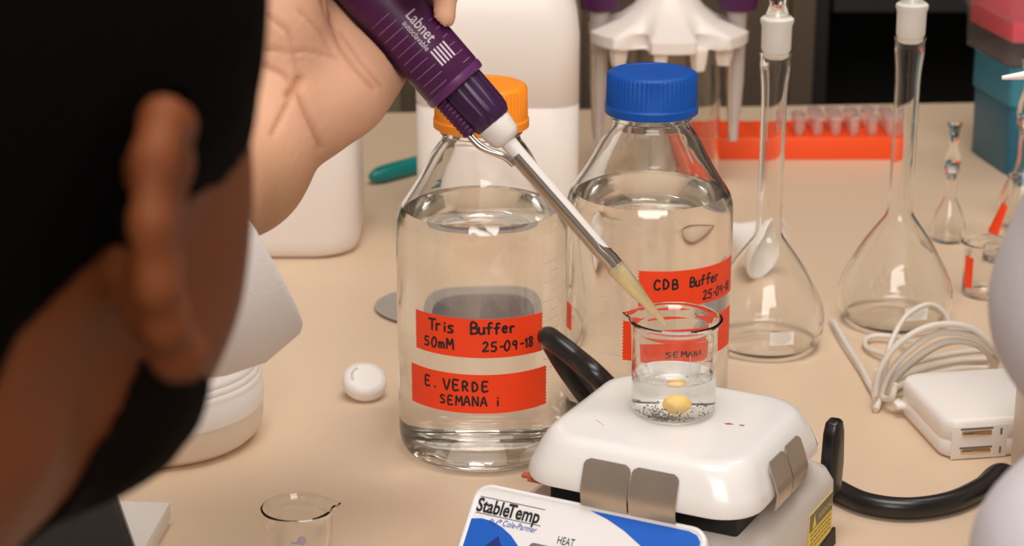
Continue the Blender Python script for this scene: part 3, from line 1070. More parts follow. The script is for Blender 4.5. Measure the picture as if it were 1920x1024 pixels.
# ------------------------------------------------------------------ micropipette
PT, PB = D(690, -30, 1.010), D(1247, 611, 1.03)
PW_ = (PB - PT).normalized()
PL = (PB - PT).length / math.hypot(557, 641)      # metres per photo pixel along the axis
pe2 = (CAM - (PT + PB) / 2)
pe2 = (pe2 - PW_ * pe2.dot(PW_)).normalized()     # towards the camera
pe1 = PW_.cross(pe2).normalized()
if pe1.x < 0:
    pe1 = -pe1
MP = Matrix(((pe1.x, pe2.x, PW_.x, PT.x), (pe1.y, pe2.y, PW_.y, PT.y), (pe1.z, pe2.z, PW_.z, PT.z), (0, 0, 0, 1)))
mp = thing('micropipette', 'purple handheld micropipette with its tip lowered into the beaker', 'pipette', PT)
def pp(name, bm, m, parent=mp, angle=40, world=False):
    if not world:
        bmesh.ops.transform(bm, matrix=MP, verts=bm.verts)
    bmesh.ops.translate(bm, vec=-PT, verts=bm.verts)
    return obj(name, bm, m, parent, angle=angle)
k = PL
bm = bmesh.new()
lathe(bm, [(0, -150 * k), (40 * k, -150 * k), (52 * k, -145 * k), (58 * k, -120 * k), (62 * k, -60 * k), (63 * k, 40 * k), (62.5 * k, 130 * k), (62 * k, 233 * k), (61 * k, 234.5 * k), (61 * k, 237 * k)], 64)
hd = pp('handle', bm, M_['purple'])
bm = bmesh.new()
lathe(bm, [(61 * k, 236 * k), (63 * k, 237 * k), (63 * k, 247 * k), (61.5 * k, 252 * k), (57 * k, 254 * k), (0, 254 * k)], 64)
pp('handle_band', bm, M_['purplehi'], hd)
# plunger above the hand
bm = bmesh.new()
lathe(bm, [(0, -235 * k), (30 * k, -235 * k), (34 * k, -228 * k), (34 * k, -205 * k), (28 * k, -200 * k), (14 * k, -198 * k), (14 * k, -149 * k), (0, -149 * k)], 32)
pp('plunger', bm, M_['purpledk'])
def pcyl(t, o, h, r=62.5):
    """(px along the axis, px across) onto the front of the handle"""
    a = math.asin(max(-1, min(1, o / r)))
    return Vector((math.sin(a) * (r * k + h), math.cos(a) * (r * k + h), t * k))
bm = bmesh.new()
for t, oa, ob in [(38, -52, 0)] + [(68 + 17.8 * i, -48, -3 if i % 3 else -6) for i in range(10)] + [(126 + 19.7 * i, 40 - i * .6, 48 + i) for i in range(6)]:
    n = 8
    for j in range(n):
        o1, o2_ = oa + (ob - oa) * j / n, oa + (ob - oa) * (j + 1) / n
        bm.faces.new([bm.verts.new(pcyl(*q, .0001)) for q in ((t, o1), (t, o2_), (t + 1.3, o2_), (t + 1.3, o1))])
pp('grip_lines', bm, M_['line'], hd)
bm = bmesh.new()
text_mesh('Labnet', 31, lambda x, y, h: pcyl(90 + x, 13 + y, h + .00015), bm, bold=.25, sx=.80)
text_mesh('autoclavable', 16, lambda x, y, h: pcyl(98 + x, -1 + y, h + .00015), bm, sx=.86)
for j in range(5):
    o_ = 4 + j * 7.2
    for q in range(4):
        a0, a1 = 171 + q * 8.5, 171 + (q + 1) * 8.5
        bm.faces.new([bm.verts.new(pcyl(*c, .00015)) for c in ((a0, o_), (a1, o_), (a1, o_ + 3.4), (a0, o_ + 3.4))])
pp('lettering', bm, M_['silverink'], hd)
# fluted nose section, a little off the axis
off = Matrix.Translation((8 * k, 0, 0))
bm = bmesh.new()
n = 96
lv = []
for r0, t, rib in ((43, 250, 0), (43.5, 256, 1), (43, 318, 1), (41, 334, 1), (36, 345, .5), (30, 349, 0)):
    lv.append(([((r0 + rib * (1.1 if (j // 4) % 2 else -1.1)) * k * math.cos(2 * math.pi * j / n) + 8 * k, (r0 + rib * (1.1 if (j // 4) % 2 else -1.1)) * k * math.sin(2 * math.pi * j / n)) for j in range(n)], t * k))
loft(bm, lv)
pp('fluted_nose', bm, M_['purpledk'], angle=35)
bm = bmesh.new()
lathe(bm, [(0, 346 * k), (34 * k, 346 * k), (34 * k, 352 * k), (31 * k, 378 * k), (27 * k, 386 * k), (19 * k, 391 * k), (0, 391 * k)], 48, Matrix.Translation((6 * k, 0, 0)))
pp('white_collar', bm, M_['shaft'])
bm = bmesh.new()
lathe(bm, [(0, 389 * k), (16 * k, 389 * k), (15 * k, 420 * k), (14 * k, 560 * k), (13 * k, 690 * k), (9 * k, 718 * k), (0, 718 * k)], 32, Matrix.Translation((4 * k, 0, 0)))
sh = pp('shaft', bm, M_['shaft'])
# steel ejector sleeve: a half shell along the lower side of the shaft, closed round its end
bm = bmesh.new()
G = []
for i in range(25):
    t = 420 + i * (285 / 24)
    half = R(62 + 10 * i / 24) if t < 655 else R(72 + min(1, (t - 655) / 25) * 105)
    r1, r2 = 19.5 - 3.0 * i / 24, 17.2 - 2.6 * i / 24
    row_o, row_i = [], []
    for j in range(21):
        a = R(214) + half * (j / 10 - 1)
        row_o.append(bm.verts.new((math.cos(a) * r1 * k + 3 * k, -math.sin(a) * r1 * k, t * k)))
        row_i.append(bm.verts.new((math.cos(a) * r2 * k + 3 * k, -math.sin(a) * r2 * k, t * k)))
    G.append(row_o + row_i[::-1])
for p, q in zip(G, G[1:]):
    for j in range(42):
        bm.faces.new((p[j], p[(j + 1) % 42], q[(j + 1) % 42], q[j]))
bm.faces.new(G[0]); bm.faces.new(G[-1][::-1])
pp('ejector_sleeve', bm, M_['chrome'])
# ejector arm: ribbed purple cover and the bent steel rod
bm = bmesh.new()
prof = [(0, 232 * k)]
for i in range(11):
    t = 240 + i * 9.0
    prof += [(15 * k, (t - 4) * k), (16.5 * k, t * k), (14 * k, (t + 4) * k)]
prof += [(0, 338 * k)]
lathe(bm, prof, 28, Matrix.Translation((-46 * k, 6 * k, 0)) @ Matrix.Rotation(R(1.5), 4, 'Y'))
pp('ribbed_sleeve', bm, M_['purple'], angle=70)
bm = bmesh.new()
tube(bm, [Vector((o_ * k, d_ * k, t * k)) for t, o_, d_ in ((330, -44, 8), (346, -44, 8), (364, -42, 9), (382, -34, 9), (398, -24, 8), (412, -18, 6), (430, -16, 2))], [5.5 * k] * 4 + [7 * k] * 3, 14)
tube(bm, [Vector((o_ * k, d_ * k, t * k)) for t, o_, d_ in ((338, -38, 10), (352, -38, 11), (370, -34, 12), (386, -27, 11), (402, -18, 10), (418, -13, 8))], 3.6 * k, 10)
pp('ejector_rod', bm, M_['chrome'])
bm = bmesh.new()
lathe(bm, [(17 * k, 700 * k), (18.5 * k, 702 * k), (14 * k, 768 * k), (12.6 * k, 770 * k), (8 * k, 812 * k), (3.6 * k, 850 * k), (1.6 * k, 850 * k), (6.4 * k, 810 * k), (11 * k, 770 * k), (16 * k, 704 * k)], 32, Matrix.Translation((2 * k, 0, 0)), closed=True)
pp('pipette_tip', bm, M_['tip'])['label'] = 'yellowish disposable tip'

# ------------------------------------------------------------------ white jugs, jar, caps
def jug(loc, wx, wy, h, r, label, rz=0.0, seam=None, tall=False):
    t = thing('plastic_jug', label, 'jug', loc, rz, 'white plastic jugs')
    bm = bmesh.new()
    lv = [(rrect(wx - .016, wy - .016, r, 8), 0), (rrect(wx - .006, wy - .006, r, 8), .0025), (rrect(wx - .0015, wy - .0015, r, 8), .008), (rrect(wx, wy, r, 8), .016)]
    if seam:
        lv += [(rrect(wx, wy, r, 8), seam - .002), (rrect(wx - .002, wy - .002, r, 8), seam - .0008), (rrect(wx - .002, wy - .002, r, 8), seam + .0002), (rrect(wx, wy, r, 8), seam + .0014)]
    lv += [(rrect(wx, wy, r, 8), h * .72), (rrect(wx * .97, wy * .97, r, 8), h * .80), (rrect(wx * .84, wy * .84, r * .9, 8), h * .90), (rrect(wx * .58, wy * .58, r * .7, 8), h * .97), (rrect(.046, .046, .022, 8), h), (rrect(.042, .042, .021, 8), h + .012)]
    loft(bm, lv)
    obj('body', bm, M_['hdpe'], t, angle=60)
    bm = bmesh.new()
    lathe(bm, [(0, h + .006), (.026, h + .006), (.027, h + .008), (.027, h + .026), (.025, h + .028), (0, h + .028)], 48)
    obj('screw_cap', bm, M_['white'], t)
    bm = bmesh.new()
    tube(bm, [Vector((wx * .30, 0, h * .88)), Vector((wx * .36, 0, h * 1.02)), Vector((wx * .22, 0, h * 1.10)), Vector((.02, 0, h * 1.05))], .009, 14)
    obj('carry_handle', bm, M_['hdpe'], t)
    return t
ja = T(675, 470)
jug((ja.x - .076, 1.508 + .055, 0), .152, .110, .150, .030, 'white rounded plastic jug standing behind the raised forearm')
jb = T(933, 478)
jug((jb.x, jb.y + .062, 0), .1245, .112, .23, .024, 'tall white plastic jug standing behind the orange-capped bottle', seam=.114)

JR = T(305, 815)
jar = thing('plastic_jar', 'squat white screw-lidded jar beside the bearded face', 'jar', JR)
bm = bmesh.new()
lathe(bm, [(0, 0), (.048, 0), (.054, .0015), (.0585, .006), (.0607, .013), (.0612, .0225), (0, .0225)], 96)
obj('body', bm, M_['cream'], jar)
bm = bmesh.new()
lathe(bm, [(0, .0226), (.0616, .0226), (.0618, .0236), (.0612, .036), (.0606, .0372), (.0608, .0384), (.0602, .0400), (.0594, .0412), (.0596, .0424), (.0592, .0440), (.0582, .0452), (.0584, .0466), (.0578, .0485), (.0560, .0505), (0, .0512)], 96)
obj('lid', bm, M_['white'], jar)['label'] = 'white ribbed lid'

CP = T(684, 745)
cl = thing('bottle_stopper', 'loose white plastic closure lying tilted on the bare bench', 'closure', CP)
Mc = Matrix.Translation((0, 0, .0105)) @ Matrix.Rotation(R(20), 4, 'Z') @ Matrix.Rotation(R(27), 4, 'X')
bm = bmesh.new()
lathe(bm, [(0, -.0045), (.0118, -.0045), (.0134, -.0035), (.0140, -.001), (.0139, .002), (.0128, .0042), (.0108, .0052), (.0103, .0046), (0, .0050)], 56, Mc)
obj('cap_body', bm, M_['white'], cl)
bm = bmesh.new()
fa = lambda x, y, h: Mc @ Vector((x, y, .0050 + h))
for a in range(6):
    q0, q1 = R(110 + a * 14), R(121 + a * 14)
    bm.faces.new([bm.verts.new(fa(rr * math.cos(q), rr * math.sin(q), .0003)) for rr, q in ((.0078, q0), (.0078, q1), (.0094, q1), (.0094, q0))])
obj('embossed_mark', bm, M_['greyprint'], cl, smooth=False)

# marker cap lying behind
ma, mz = T(696, 333, .007), T(800, 305, .007)
bm = bmesh.new()
dirm = (mz - ma).normalized()
tube(bm, [ma + dirm * t for t in (0, .006, .014, .03, .06, .11)], [.0035, .0062, .0075, .0078, .0078, .0078], 20, 6)
mk = thing('marker_pen', 'teal marker pen lying on the bench beside the tall white jug', 'pen', (ma.x, ma.y, 0))
bmesh.ops.translate(bm, vec=(-ma.x, -ma.y, .0004), verts=bm.verts)
obj('pen_body', bm, M_['teal'], mk)
bm = bmesh.new()
cpos = [ma + dirm * t - Vector((ma.x, ma.y, 0)) + Vector((0, -.004, .0072)) for t in (.008, .02, .036)]
tube(bm, cpos, [.0012, .0018, .0016], 8, 6)
obj('pocket_clip', bm, M_['teal'], mk)

# grey oval tray behind the first bottle
GC = T(898, 578)
gr = thing('oval_tray', 'shallow grey oval tray lying on the bench behind the orange-capped bottle', 'tray', GC)
bm = bmesh.new()
lathe(bm, [(0, 0), (.068, 0), (.072, .0006), (.074, .0024), (.0725, .0030), (.066, .0022), (.058, .0014), (0, .0014)], 72, sy=.70)
obj('tray_rim', bm, M_['grey'], gr)
bm = bmesh.new()
lathe(bm, [(0, .0013), (.0575, .0013), (.057, .0017), (0, .0017)], 72, sy=.70)
obj('tray_inside', bm, M_['greydk'], gr)  # flat inner face of the tray in a darker grey

# white box and the phone on it
ba, bb_ = T(319, 942, .0135), T(272, 1024, .0135)
ang = math.atan2(bb_.y - ba.y, bb_.x - ba.x) + math.pi / 2
wb = thing('cardboard_box', 'flat white cardboard box under the beard', 'box', (ba.x, ba.y, 0), ang)
bm = bmesh.new()
box(bm, (-.055, -.065, .0052), (.108, .128, .0102), .0006)
obj('tray', bm, M_['white'], wb)
bm = bmesh.new()
box(bm, (-.055, -.065, .0090), (.110, .130, .0090), .0006)
obj('lid', bm, M_['white'], wb)
ph = thing('phone', 'black rounded phone lying on the flat white box', 'phone', (T(118, 1015, .0138).x, T(118, 1015, .0138).y, .0137), R(18))
bm = bmesh.new()
loft(bm, [(rrect(.064, .10, .012), 0), (rrect(.067, .103, .0135), .002), (rrect(.067, .103, .0135), .006), (rrect(.064, .10, .012), .008)])
obj('phone_case', bm, M_['black'], ph)
bm = bmesh.new()
slab(bm, rrect(.058, .094, .010), .0003, lambda x, y, h: Vector((x, y, .008 + h)))
obj('screen', bm, M_['blackmatte'], ph, smooth=False)

# white funnel lying behind the first flask
fn = thing('funnel', 'white plastic funnel lying on its side between bottle and flask', 'funnel', T(1402, 515))
ax_a, ax_b = Vector((.012, -.012, .022)), Vector((-.022, .022, .034))
q = (ax_b - ax_a).to_track_quat('Z', 'Y').to_matrix().to_4x4()
bm = bmesh.new()
lathe(bm, [(.024, 0), (.0245, .001), (.0235, .004), (.0070, .030), (.0050, .036), (.0046, .052), (.0034, .052), (.0038, .036), (.0056, .030), (.0222, .004), (.0228, 0)], 48, Matrix.Translation(ax_a) @ q, closed=True)
mnz = min(v.co.z for v in bm.verts)
bmesh.ops.translate(bm, vec=(0, 0, -mnz), verts=bm.verts)
obj('cone', bm, M_['white'], fn)

# ------------------------------------------------------------------ microtube rack
ra, rb_ = T(1310, 300), T(1689, 300)
rw, rd, rh = rb_.x - ra.x, .064, .0205
rk = thing('tube_rack', 'orange microtube rack holding clear tubes at its far end', 'rack', ((ra.x + rb_.x) / 2, ra.y, 0))
bm = bmesh.new()
box(bm, (0, rd / 2, rh / 2), (rw, rd, rh), .0015, 2)
obj('block', bm, M_['rack'], rk)
bm = bmesh.new()
for i in range(11):
    for j in range(4):
        lathe(bm, [(.0052, 0), (.0062, 0), (.0062, .0006), (.0052, .0006)], 16, Matrix.Translation((-rw / 2 + .0090 + i * .0163, .009 + j * .0155, rh)), closed=True)
obj('socket_rims', bm, M_['rack'], rk)
def microtube(label):
    t = thing('microtube', label, 'tube', (0, 0, 0), 0, 'microtubes in the orange rack')
    bm = bmesh.new()
    lathe(bm, [(.0035, 0), (.0047, .003), (.0048, .013), (.0058, .0134), (.0058, .0145), (.0040, .0145), (.0038, .003), (.0028, .001)], 20, closed=True)
    obj('tube_body', bm, M_['tube'], t)
    bm = bmesh.new()
    lathe(bm, [(0, .0146), (.0058, .0146), (.0060, .0152), (.0060, .0172), (.0050, .0178), (0, .0176)], 20)
    box(bm, (.0066, 0, .0158), (.003, .004, .0014))
    obj('tube_lid', bm, M_['tube'], t)
    return t
proto = None
for i in range(6):
    for j in range(3):
        if (i, j) in ((0, 2), (4, 1)):
            continue
        lb = 'clear lidded microtube standing in the orange rack'
        if proto is None:
            o = proto = microtube(lb)
        else:
            o = proto.copy()
            COL.objects.link(o)
            for ch in proto.children:
                c = ch.copy()
                COL.objects.link(c)
                c.parent = o
        o.location = ((ra.x + rb_.x) / 2 - rw / 2 + .0090 + (i + 5) * .0163, ra.y + .009 + j * .0155, rh + .0004)

# ------------------------------------------------------------------ pipette carousel
SC = T(1252, 72, .128)
ca = thing('pipette_stand', 'white-topped clear pipette carousel behind the blue-capped bottle', 'stand', (SC.x, SC.y, 0))
bm = bmesh.new()
lathe(bm, [(0, 0), (.048, 0), (.049, .003), (.047, .008), (0, .010)], 64)
obj('base', bm, M_['hdpe'], ca)
bm = bmesh.new()
lathe(bm, [(.0435, .0102), (.046, .0102), (.046, .1268), (.0435, .1268)], 72, closed=True)
obj('clear_column', bm, M_['acryl'], ca)
bm = bmesh.new()
lathe(bm, [(0, .009), (.015, .009), (.015, .1268), (0, .1268)], 40)
obj('centre_post', bm, M_['post'], ca)
bm = bmesh.new()
n = 144
def star(rb0, depth):
    o = []
    for j in range(n):
        a = 2 * math.pi * j / n
        c = math.cos(6 * a)
        r = rb0 - depth * max(0, (c - .15) / .85)
        o.append((r * math.cos(a), r * math.sin(a)))
    return o
loft(bm, [(star(.064, .020), .1270), (star(.0675, .029), .1285), (star(.068, .029), .1375), (star(.063, .020), .1395), (star(.042, .002), .1470), (star(.030, 0), .1560), (star(.020, 0), .1680), (star(.014, 0), .184)])
obj('star_holder', bm, M_['hdpe'], ca)
for a in (-100, -30, -65, -145):
    bm = bmesh.new()
    loft(bm, [(rrect(.010, .008, .002), .111), (rrect(.013, .010, .003), .117), (rrect(.015, .012, .003), .1285)], Matrix.Rotation(R(a), 4, 'Z') @ Matrix.Translation((.052, 0, 0)))
    obj('hook', bm, M_['hdpe'], ca)
def hanging(px, py_t, label, rr, ang):
    x, y = math.cos(R(ang)) * rr, math.sin(R(ang)) * rr
    t = thing('micropipette', label, 'pipette', (SC.x + x, SC.y + y, .0), 0, 'pipettes hung on the carousel')
    bm = bmesh.new()
    lathe(bm, [(0, .1520), (.012, .1520), (.0160, .1535), (.0168, .160), (.0165, .22), (.017, .255), (.014, .262), (0, .263)], 40)
    obj('handle', bm, M_['purple'], t)
    bm = bmesh.new()
    lathe(bm, [(0, .040), (.0036, .040), (.0042, .044), (.0046, .062), (.0060, .066), (.0070, .086), (.0074, .088), (.0080, .142), (.0085, .1518), (0, .1518)], 32)
    obj('shaft', bm, M_['shaftgrey'], t)
    bm = bmesh.new()
    tube(bm, [Vector((-.006, -.0105, .118)), Vector((-.0055, -.0092, .106)), Vector((-.005, -.0072, .085)), Vector((-.0037, -.0048, .060)), Vector((-.003, -.0034, .046))], [.002, .002, .002, .0022, .0016], 10)
    obj('ejector_rod', bm, M_['chrome'], t)
    return t
hanging(0, 0, 'purple micropipette hung on the carousel above the orange rack', .0575, 0)
hanging(0, 0, 'purple micropipette hung on the carousel beside the tall white jug', .0575, 180)

# ------------------------------------------------------------------ freezer box on teal box
tb_f = T(1888, 331)
tb = thing('storage_box', 'teal plastic box standing at the far end of the bench', 'box', (tb_f.x, tb_f.y, 0), R(9))
bm = bmesh.new()
lv = [(rrect(.118, .086, .006), 0), (rrect(.121, .089, .007), .002), (rrect(.122, .090, .007), .060), (rrect(.122, .090, .007), .094), (rrect(.120, .088, .006), .0955)]
loft(bm, lv, Matrix.Translation((.060, .045, 0)))
obj('box_body', bm, M_['tealbox'], tb)
bm = bmesh.new()
loft(bm, [(rrect(.1235, .0915, .007), .0615), (rrect(.1255, .0935, .007), .0625), (rrect(.1255, .0935, .007), .0966), (rrect(.1225, .0905, .007), .0975)], Matrix.Translation((.060, .045, 0)), cap_lo=True)
obj('box_lid', bm, mat('teal_lid', (0.03, 0.20, 0.29), 0.4), tb)
fb = thing('freezer_box', 'clear plastic box with a pink insert stacked on the teal box', 'box', (tb_f.x - .004, tb_f.y - .008, .0977), R(9))
bm = bmesh.new()
Mf = Matrix.Translation((.068, .052, 0))
w1, w2 = .150, .112
loft(bm, [(rrect(w1 - .01, w2 - .01, .006), 0), (rrect(w1 - .006, w2 - .006, .008), .001), (rrect(w1 - .004, w2 - .004, .008), .036), (rrect(w1, w2, .008), .0365), (rrect(w1, w2, .008), .040), (rrect(w1 - .007, w2 - .007, .006), .040), (rrect(w1 - .008, w2 - .008, .006), .002)], Mf)
obj('box_body', bm, M_['clearbox'], fb, angle=50)
bm = bmesh.new()
loft(bm, [(rrect(w1, w2, .008), .0404), (rrect(w1 + .002, w2 + .002, .008), .041), (rrect(w1 - .002, w2 - .002, .008), .072), (rrect(w1 - .006, w2 - .006, .008), .073), (rrect(w1 - .008, w2 - .008, .006), .0715), (rrect(w1 - .006, w2 - .006, .006), .0404)], Mf, cap_lo=False)
obj('box_lid', bm, M_['clearbox'], fb, angle=50)
bm = bmesh.new()
box(bm, (.068, .052, .030), (w1 - .012, w2 - .012, .018), .002)
obj('pink_insert', bm, M_['pink'], fb)
bm = bmesh.new()
for i in range(3):
    box(bm, (.035 + .033 * i, -.0048, .040), (.024, .003, .006), .001)
obj('snap_tabs', bm, M_['clearbox'], fb)

# ------------------------------------------------------------------ wash bottle by the coat
WBp = T(2014, 892)
ws = thing('wash_bottle', 'white wash bottle with a tapered spout behind the white coat', 'bottle', WBp)
bm = bmesh.new()
lathe(bm, [(0, 0), (.030, 0), (.0345, .002), (.036, .006), (.036, .105), (.034, .118), (.026, .130), (.016, .138), (.014, .142), (0, .142)], 64)
obj('squeeze_body', bm, mat('cream_polyethylene', (.72, .62, .53), .4, sss=.1), ws)
bm = bmesh.new()
lathe(bm, [(0, .142), (.0175, .142), (.018, .144), (.018, .160), (.014, .164), (.006, .168), (0, .168)], 40)
obj('screw_cap', bm, M_['white'], ws)
tipp = D(1879, 146, 1.12) - WBp
bm = bmesh.new()
tube(bm, [Vector((0, 0, .160)), Vector((0, 0, .205)), Vector((-.004, -.001, .232)), tipp * .35 + Vector((0, 0, .246)) * .65, tipp * .7 + Vector((0, 0, .241)) * .3, tipp], [.0045, .0045, .0045, .0042, .0030, .0012], 16)
obj('spout_tube', bm, M_['white'], ws)

# ------------------------------------------------------------------ laptop charger
af, al_ = T(1772, 862), T(1668, 748)
angc = math.atan2(al_.y - af.y, al_.x - af.x) - math.pi / 2
CS, CH = .082, .0245
ch = thing('laptop_charger', 'square white laptop charger with a coiled grey-white cable', 'charger', (af.x, af.y, 0), angc)
Mx = Matrix.Translation((CS / 2 - .002, CS / 2 - .002, 0))
bm = bmesh.new()
lv = []
for ins, z, r in ((.006, 0, .010), (.002, .0012, .011), (0, .004, .0115), (0, .0112, .0115), (.0006, .0116, .0115), (.0006, .0120, .0115), (0, .0124, .0115), (0, .0205, .0115), (.002, .0233, .011), (.006, .0245, .010)):
    lv.append((rrect(CS - ins, CS - ins, r, 8), z))
loft(bm, lv, Mx)
obj('charger_body', bm, M_['white'], ch, angle=55)
for z in (.0050, .0165):
    bm = bmesh.new()
    box(bm, (.0175, -.0021, z), (.0185, .002, .0032), .0009)
    obj('plug_prong', bm, M_['gold'], ch)
bm = bmesh.new()
box(bm, (.0195, -.0017, .0108), (.034, .0008, .0205), .0003)
slot = obj('plug_block', bm, M_['white'], ch)
bm = bmesh.new()
for z in (.0050, .0168):
    box(bm, (.0325, -.0020, z), (.0012, .0006, .0040))
    box(bm, (.0175, -.00205, z + .0024), (.020, .0003, .0012))
obj('slot', bm, M_['greydk'], slot)
bm = bmesh.new()
box(bm, (-.0045, CS - .012, .008), (.006, .012, .003), .001)
obj('cable_wing', bm, M_['white'], ch)
bm = bmesh.new()
inv = (Matrix.Translation((af.x, af.y, 0)) @ Matrix.Rotation(angc, 4, 'Z')).inverted()
def loopw(pts, r=.0021):
    tube(bm, [inv @ p for p in pts], r, 12, 10)
# single spiral of cable: each turn starts low by the charger's edge, arches over and comes back along the bench
turns = [((1640, 742), (1652, 690), (1690, 640), (1752, 610), (1822, 616), (1868, 660)), ((1650, 752), (1668, 700), (1712, 652), (1766, 624), (1836, 634), (1872, 668)),
         ((1655, 745), (1682, 704), (1730, 662), (1778, 640), (1830, 645), (1862, 672)), ((1664, 722), (1700, 690), (1752, 652), (1800, 640), (1845, 655), (1866, 690))]
pts = []
for i, tr in enumerate(turns):
    base = 1.292 + .006 * i
    for j, (px, py) in enumerate(tr):
        dd = (1.290, 1.286, 1.284, 1.285, 1.292, 1.306)[j] + .006 * i
        p = D(px, py, dd)
        if p.z < .0035:
            p = T(px, py, .0035 + .003 * i)
        pts.append(p)
    if i < 3:
        for px, py in ((1868, 700), (1800, 705), (1720, 725), (1660, 755)):
            p = T(px, py - 12 * i, .004 + .0035 * i)
            pts.append(p + Vector((0, .012 + .003 * i, 0)))
loopw(pts)
loopw([D(1652, 735, 1.30), D(1660, 690, 1.295), D(1672, 640, 1.30), D(1700, 592, 1.31), D(1742, 571, 1.318), D(1772, 590, 1.322), D(1784, 628, 1.322)], .0018)
loopw([T(1668, 668, .006), T(1630, 655, .004), T(1622, 640, .004), T(1640, 630, .005), T(1680, 632, .006), T(1705, 640, .010)], .0018)
loopw([T(1559, 602, .0022), T(1585, 650, .0022), T(1612, 690, .0022), T(1640, 735, .004), T(1668, 748, .010), T(1680, 720, .020)], .0021)
loopw([T(1564, 604, .0064), T(1592, 652, .0050), T(1618, 694, .0045), T(1640, 742, .0022), T(1642, 768, .0022), T(1652, 742, .006), T(1668, 715, .012)], .0021)
obj('cable', bm, M_['cord'], ch)['label'] = 'coiled grey-white cable'
bm = bmesh.new()
pc = T(1650, 708, .012)
box(bm, (0, 0, 0), (.007, .007, .012), .0015, M=inv @ Matrix.Translation(pc) @ Matrix.Rotation(.4, 4, 'Z'))
obj('cable_clip', bm, M_['white'], ch)

# ------------------------------------------------------------------ the person with the pipette
PHI = R(30)
HC = D(-122, 380, .50)
hy, hp_, hr = -R(24), -R(19), R(0)
HM = Matrix.Translation(HC) @ Matrix.Rotation(hy, 4, 'Z') @ Matrix.Rotation(hp_, 4, 'X') @ Matrix.Rotation(hr, 4, 'Y')
HR3 = HM.to_3x3()
def hl(x, y, z):
    return HM @ Vector((x, y, z))
axes = np.array([list(HR3.col[i]) for i in range(3)])
def ell(x, y, z, a, b, c, kk=.01):
    return ('ell', hl(x, y, z), axes, (a, b, c), kk)
def cone(a, b, ra_, rb2, kk=.008):
    return ('cone', a, b, ra_, rb2, kk)
def hc(a, b, ra_, rb2, kk=.006):
    return cone(hl(*a), hl(*b), ra_, rb2, kk)
prims = [ell(0, -.014, .035, .071, .091, .088), ell(0, .033, -.022, .057, .054, .053, .012), ell(0, .006, -.060, .038, .030, .022, .012),
         ell(.032, .053, -.006, .020, .022, .026, .012), ell(-.032, .053, -.006, .020, .022, .026, .012), ell(.037, .039, .012, .021, .024, .028, .012), ell(-.037, .039, .012, .021, .024, .028, .012),
         hc((.035, -.012, -.048), (.009, .024, -.060), .011, .011, .008), hc((-.035, -.012, -.048), (-.009, .024, -.060), .011, .011, .008),
         hc((0, .084, .010), (0, .101, -.030), .009, .011, .010), hc((.010, .091, -.036), (-.010, .091, -.036), .010, .010, .008),
         hc((-.018, .082, -.050), (.018, .082, -.050), .0065, .0065, .006), hc((-.016, .075, -.060), (.016, .075, -.060), .0065, .0065, .006),
         hc((-.025, .075, .022), (.025, .075, .022), .011, .011, .012), ell(.029, .074, .004, .012, .010, .009, .006), ell(-.029, .074, .004, .012, .010, .009, .006)]
NB = HC - Vector((math.sin(R(24)), math.cos(R(24)), 0)) * .125 - Vector((math.cos(R(24)), -math.sin(R(24)), 0)) * .015 - Vector((0, 0, .135))                                            # base of the neck
prims += [cone(hl(0, -.036, -.040), NB, .053, .060, .025)]
fwd, rgt = Vector((math.sin(PHI), math.cos(PHI), 0)), Vector((math.cos(PHI), -math.sin(PHI), 0))
SL, SR = NB - rgt * .17 + Vector((0, 0, -.045)), NB + rgt * .17 + Vector((0, 0, -.05))
SL += fwd * .05
CH_, PE = NB - Vector((0, 0, .20)) - fwd * .04, NB - Vector((0, 0, .50)) - fwd * .05
prims += [cone(NB - Vector((0, 0, .03)), SL, .06, .05, .03), cone(NB - Vector((0, 0, .03)), SR, .06, .05, .03), cone(CH_ - rgt * .06, PE - rgt * .05, .115, .11, .05), cone(CH_ + rgt * .06, PE + rgt * .05, .115, .11, .05), cone(NB - Vector((0, 0, .05)), CH_, .09, .13, .05)]
ELR = SR + Vector((.02, -.05, -.29))
prims += [cone(SR, ELR, .048, .04, .03), cone(ELR, ELR + fwd * .20 + Vector((-.06, 0, .0)), .04, .028, .02)]
HRd = ELR + fwd * .20 + Vector((-.06, 0, .0))
prims += [cone(HRd, HRd + fwd * .07, .028, .03, .02)]
# near ear (right) and far ear: helix rim, lobe, bowl
for s in (1, -1):
    helix = [(x_, y_ - .010, z_) for x_, y_, z_ in ((.069, .008, .002), (.072, .006, .016), (.076, .000, .028), (.079, -.010, .032), (.082, -.020, .025), (.0835, -.026, .010), (.084, -.026, -.006), (.082, -.020, -.018), (.079, -.010, -.030), (.075, -.002, -.034))]
    ea = R(20)
    helix = [(x_, -.016 + .86 * ((y_ + .016) * math.cos(ea) - z_ * math.sin(ea)), .86 * (z_ * math.cos(ea) + (y_ + .016) * math.sin(ea))) for x_, y_, z_ in helix]
    rads = [.0035, .004, .0044, .0047, .0045, .0042, .0044, .0048, .0058, .0050]
    for i in range(len(helix) - 1):
        a, b = helix[i], helix[i + 1]
        prims.append(hc((s * a[0], a[1], a[2]), (s * b[0], b[1], b[2]), rads[i], rads[i + 1], .004))
    for z_ in (.016, .004, -.008, -.020):
        prims.append(hc((s * .068, -.012 - z_ * .40, z_ * .86), (s * .0795, -.026 - z_ * .40, z_ * .86), .008, .0030, .004))
# left arm (far side of the head), rising to the pipette
EL = D(110, 560, .84)
W0 = D(455, 300, .990)
WR = D(505, 228, 1.006)
prims += [cone(SL, EL, .05, .041, .03), cone(EL, W0, .040, .0275, .02), cone(W0, WR, .0275, .027, .02), cone(D(430, 330, .992), D(480, 215, 1.000), .0248, .0252, .02)]
PXM = 1.04 / FPX
def P3(px, py, d):
    return D(px, py, d - .030)
def bone(a, b, ra_, rb2, kk=.006):
    return cone(P3(*a), P3(*b), ra_ * PXM, rb2 * PXM, kk)
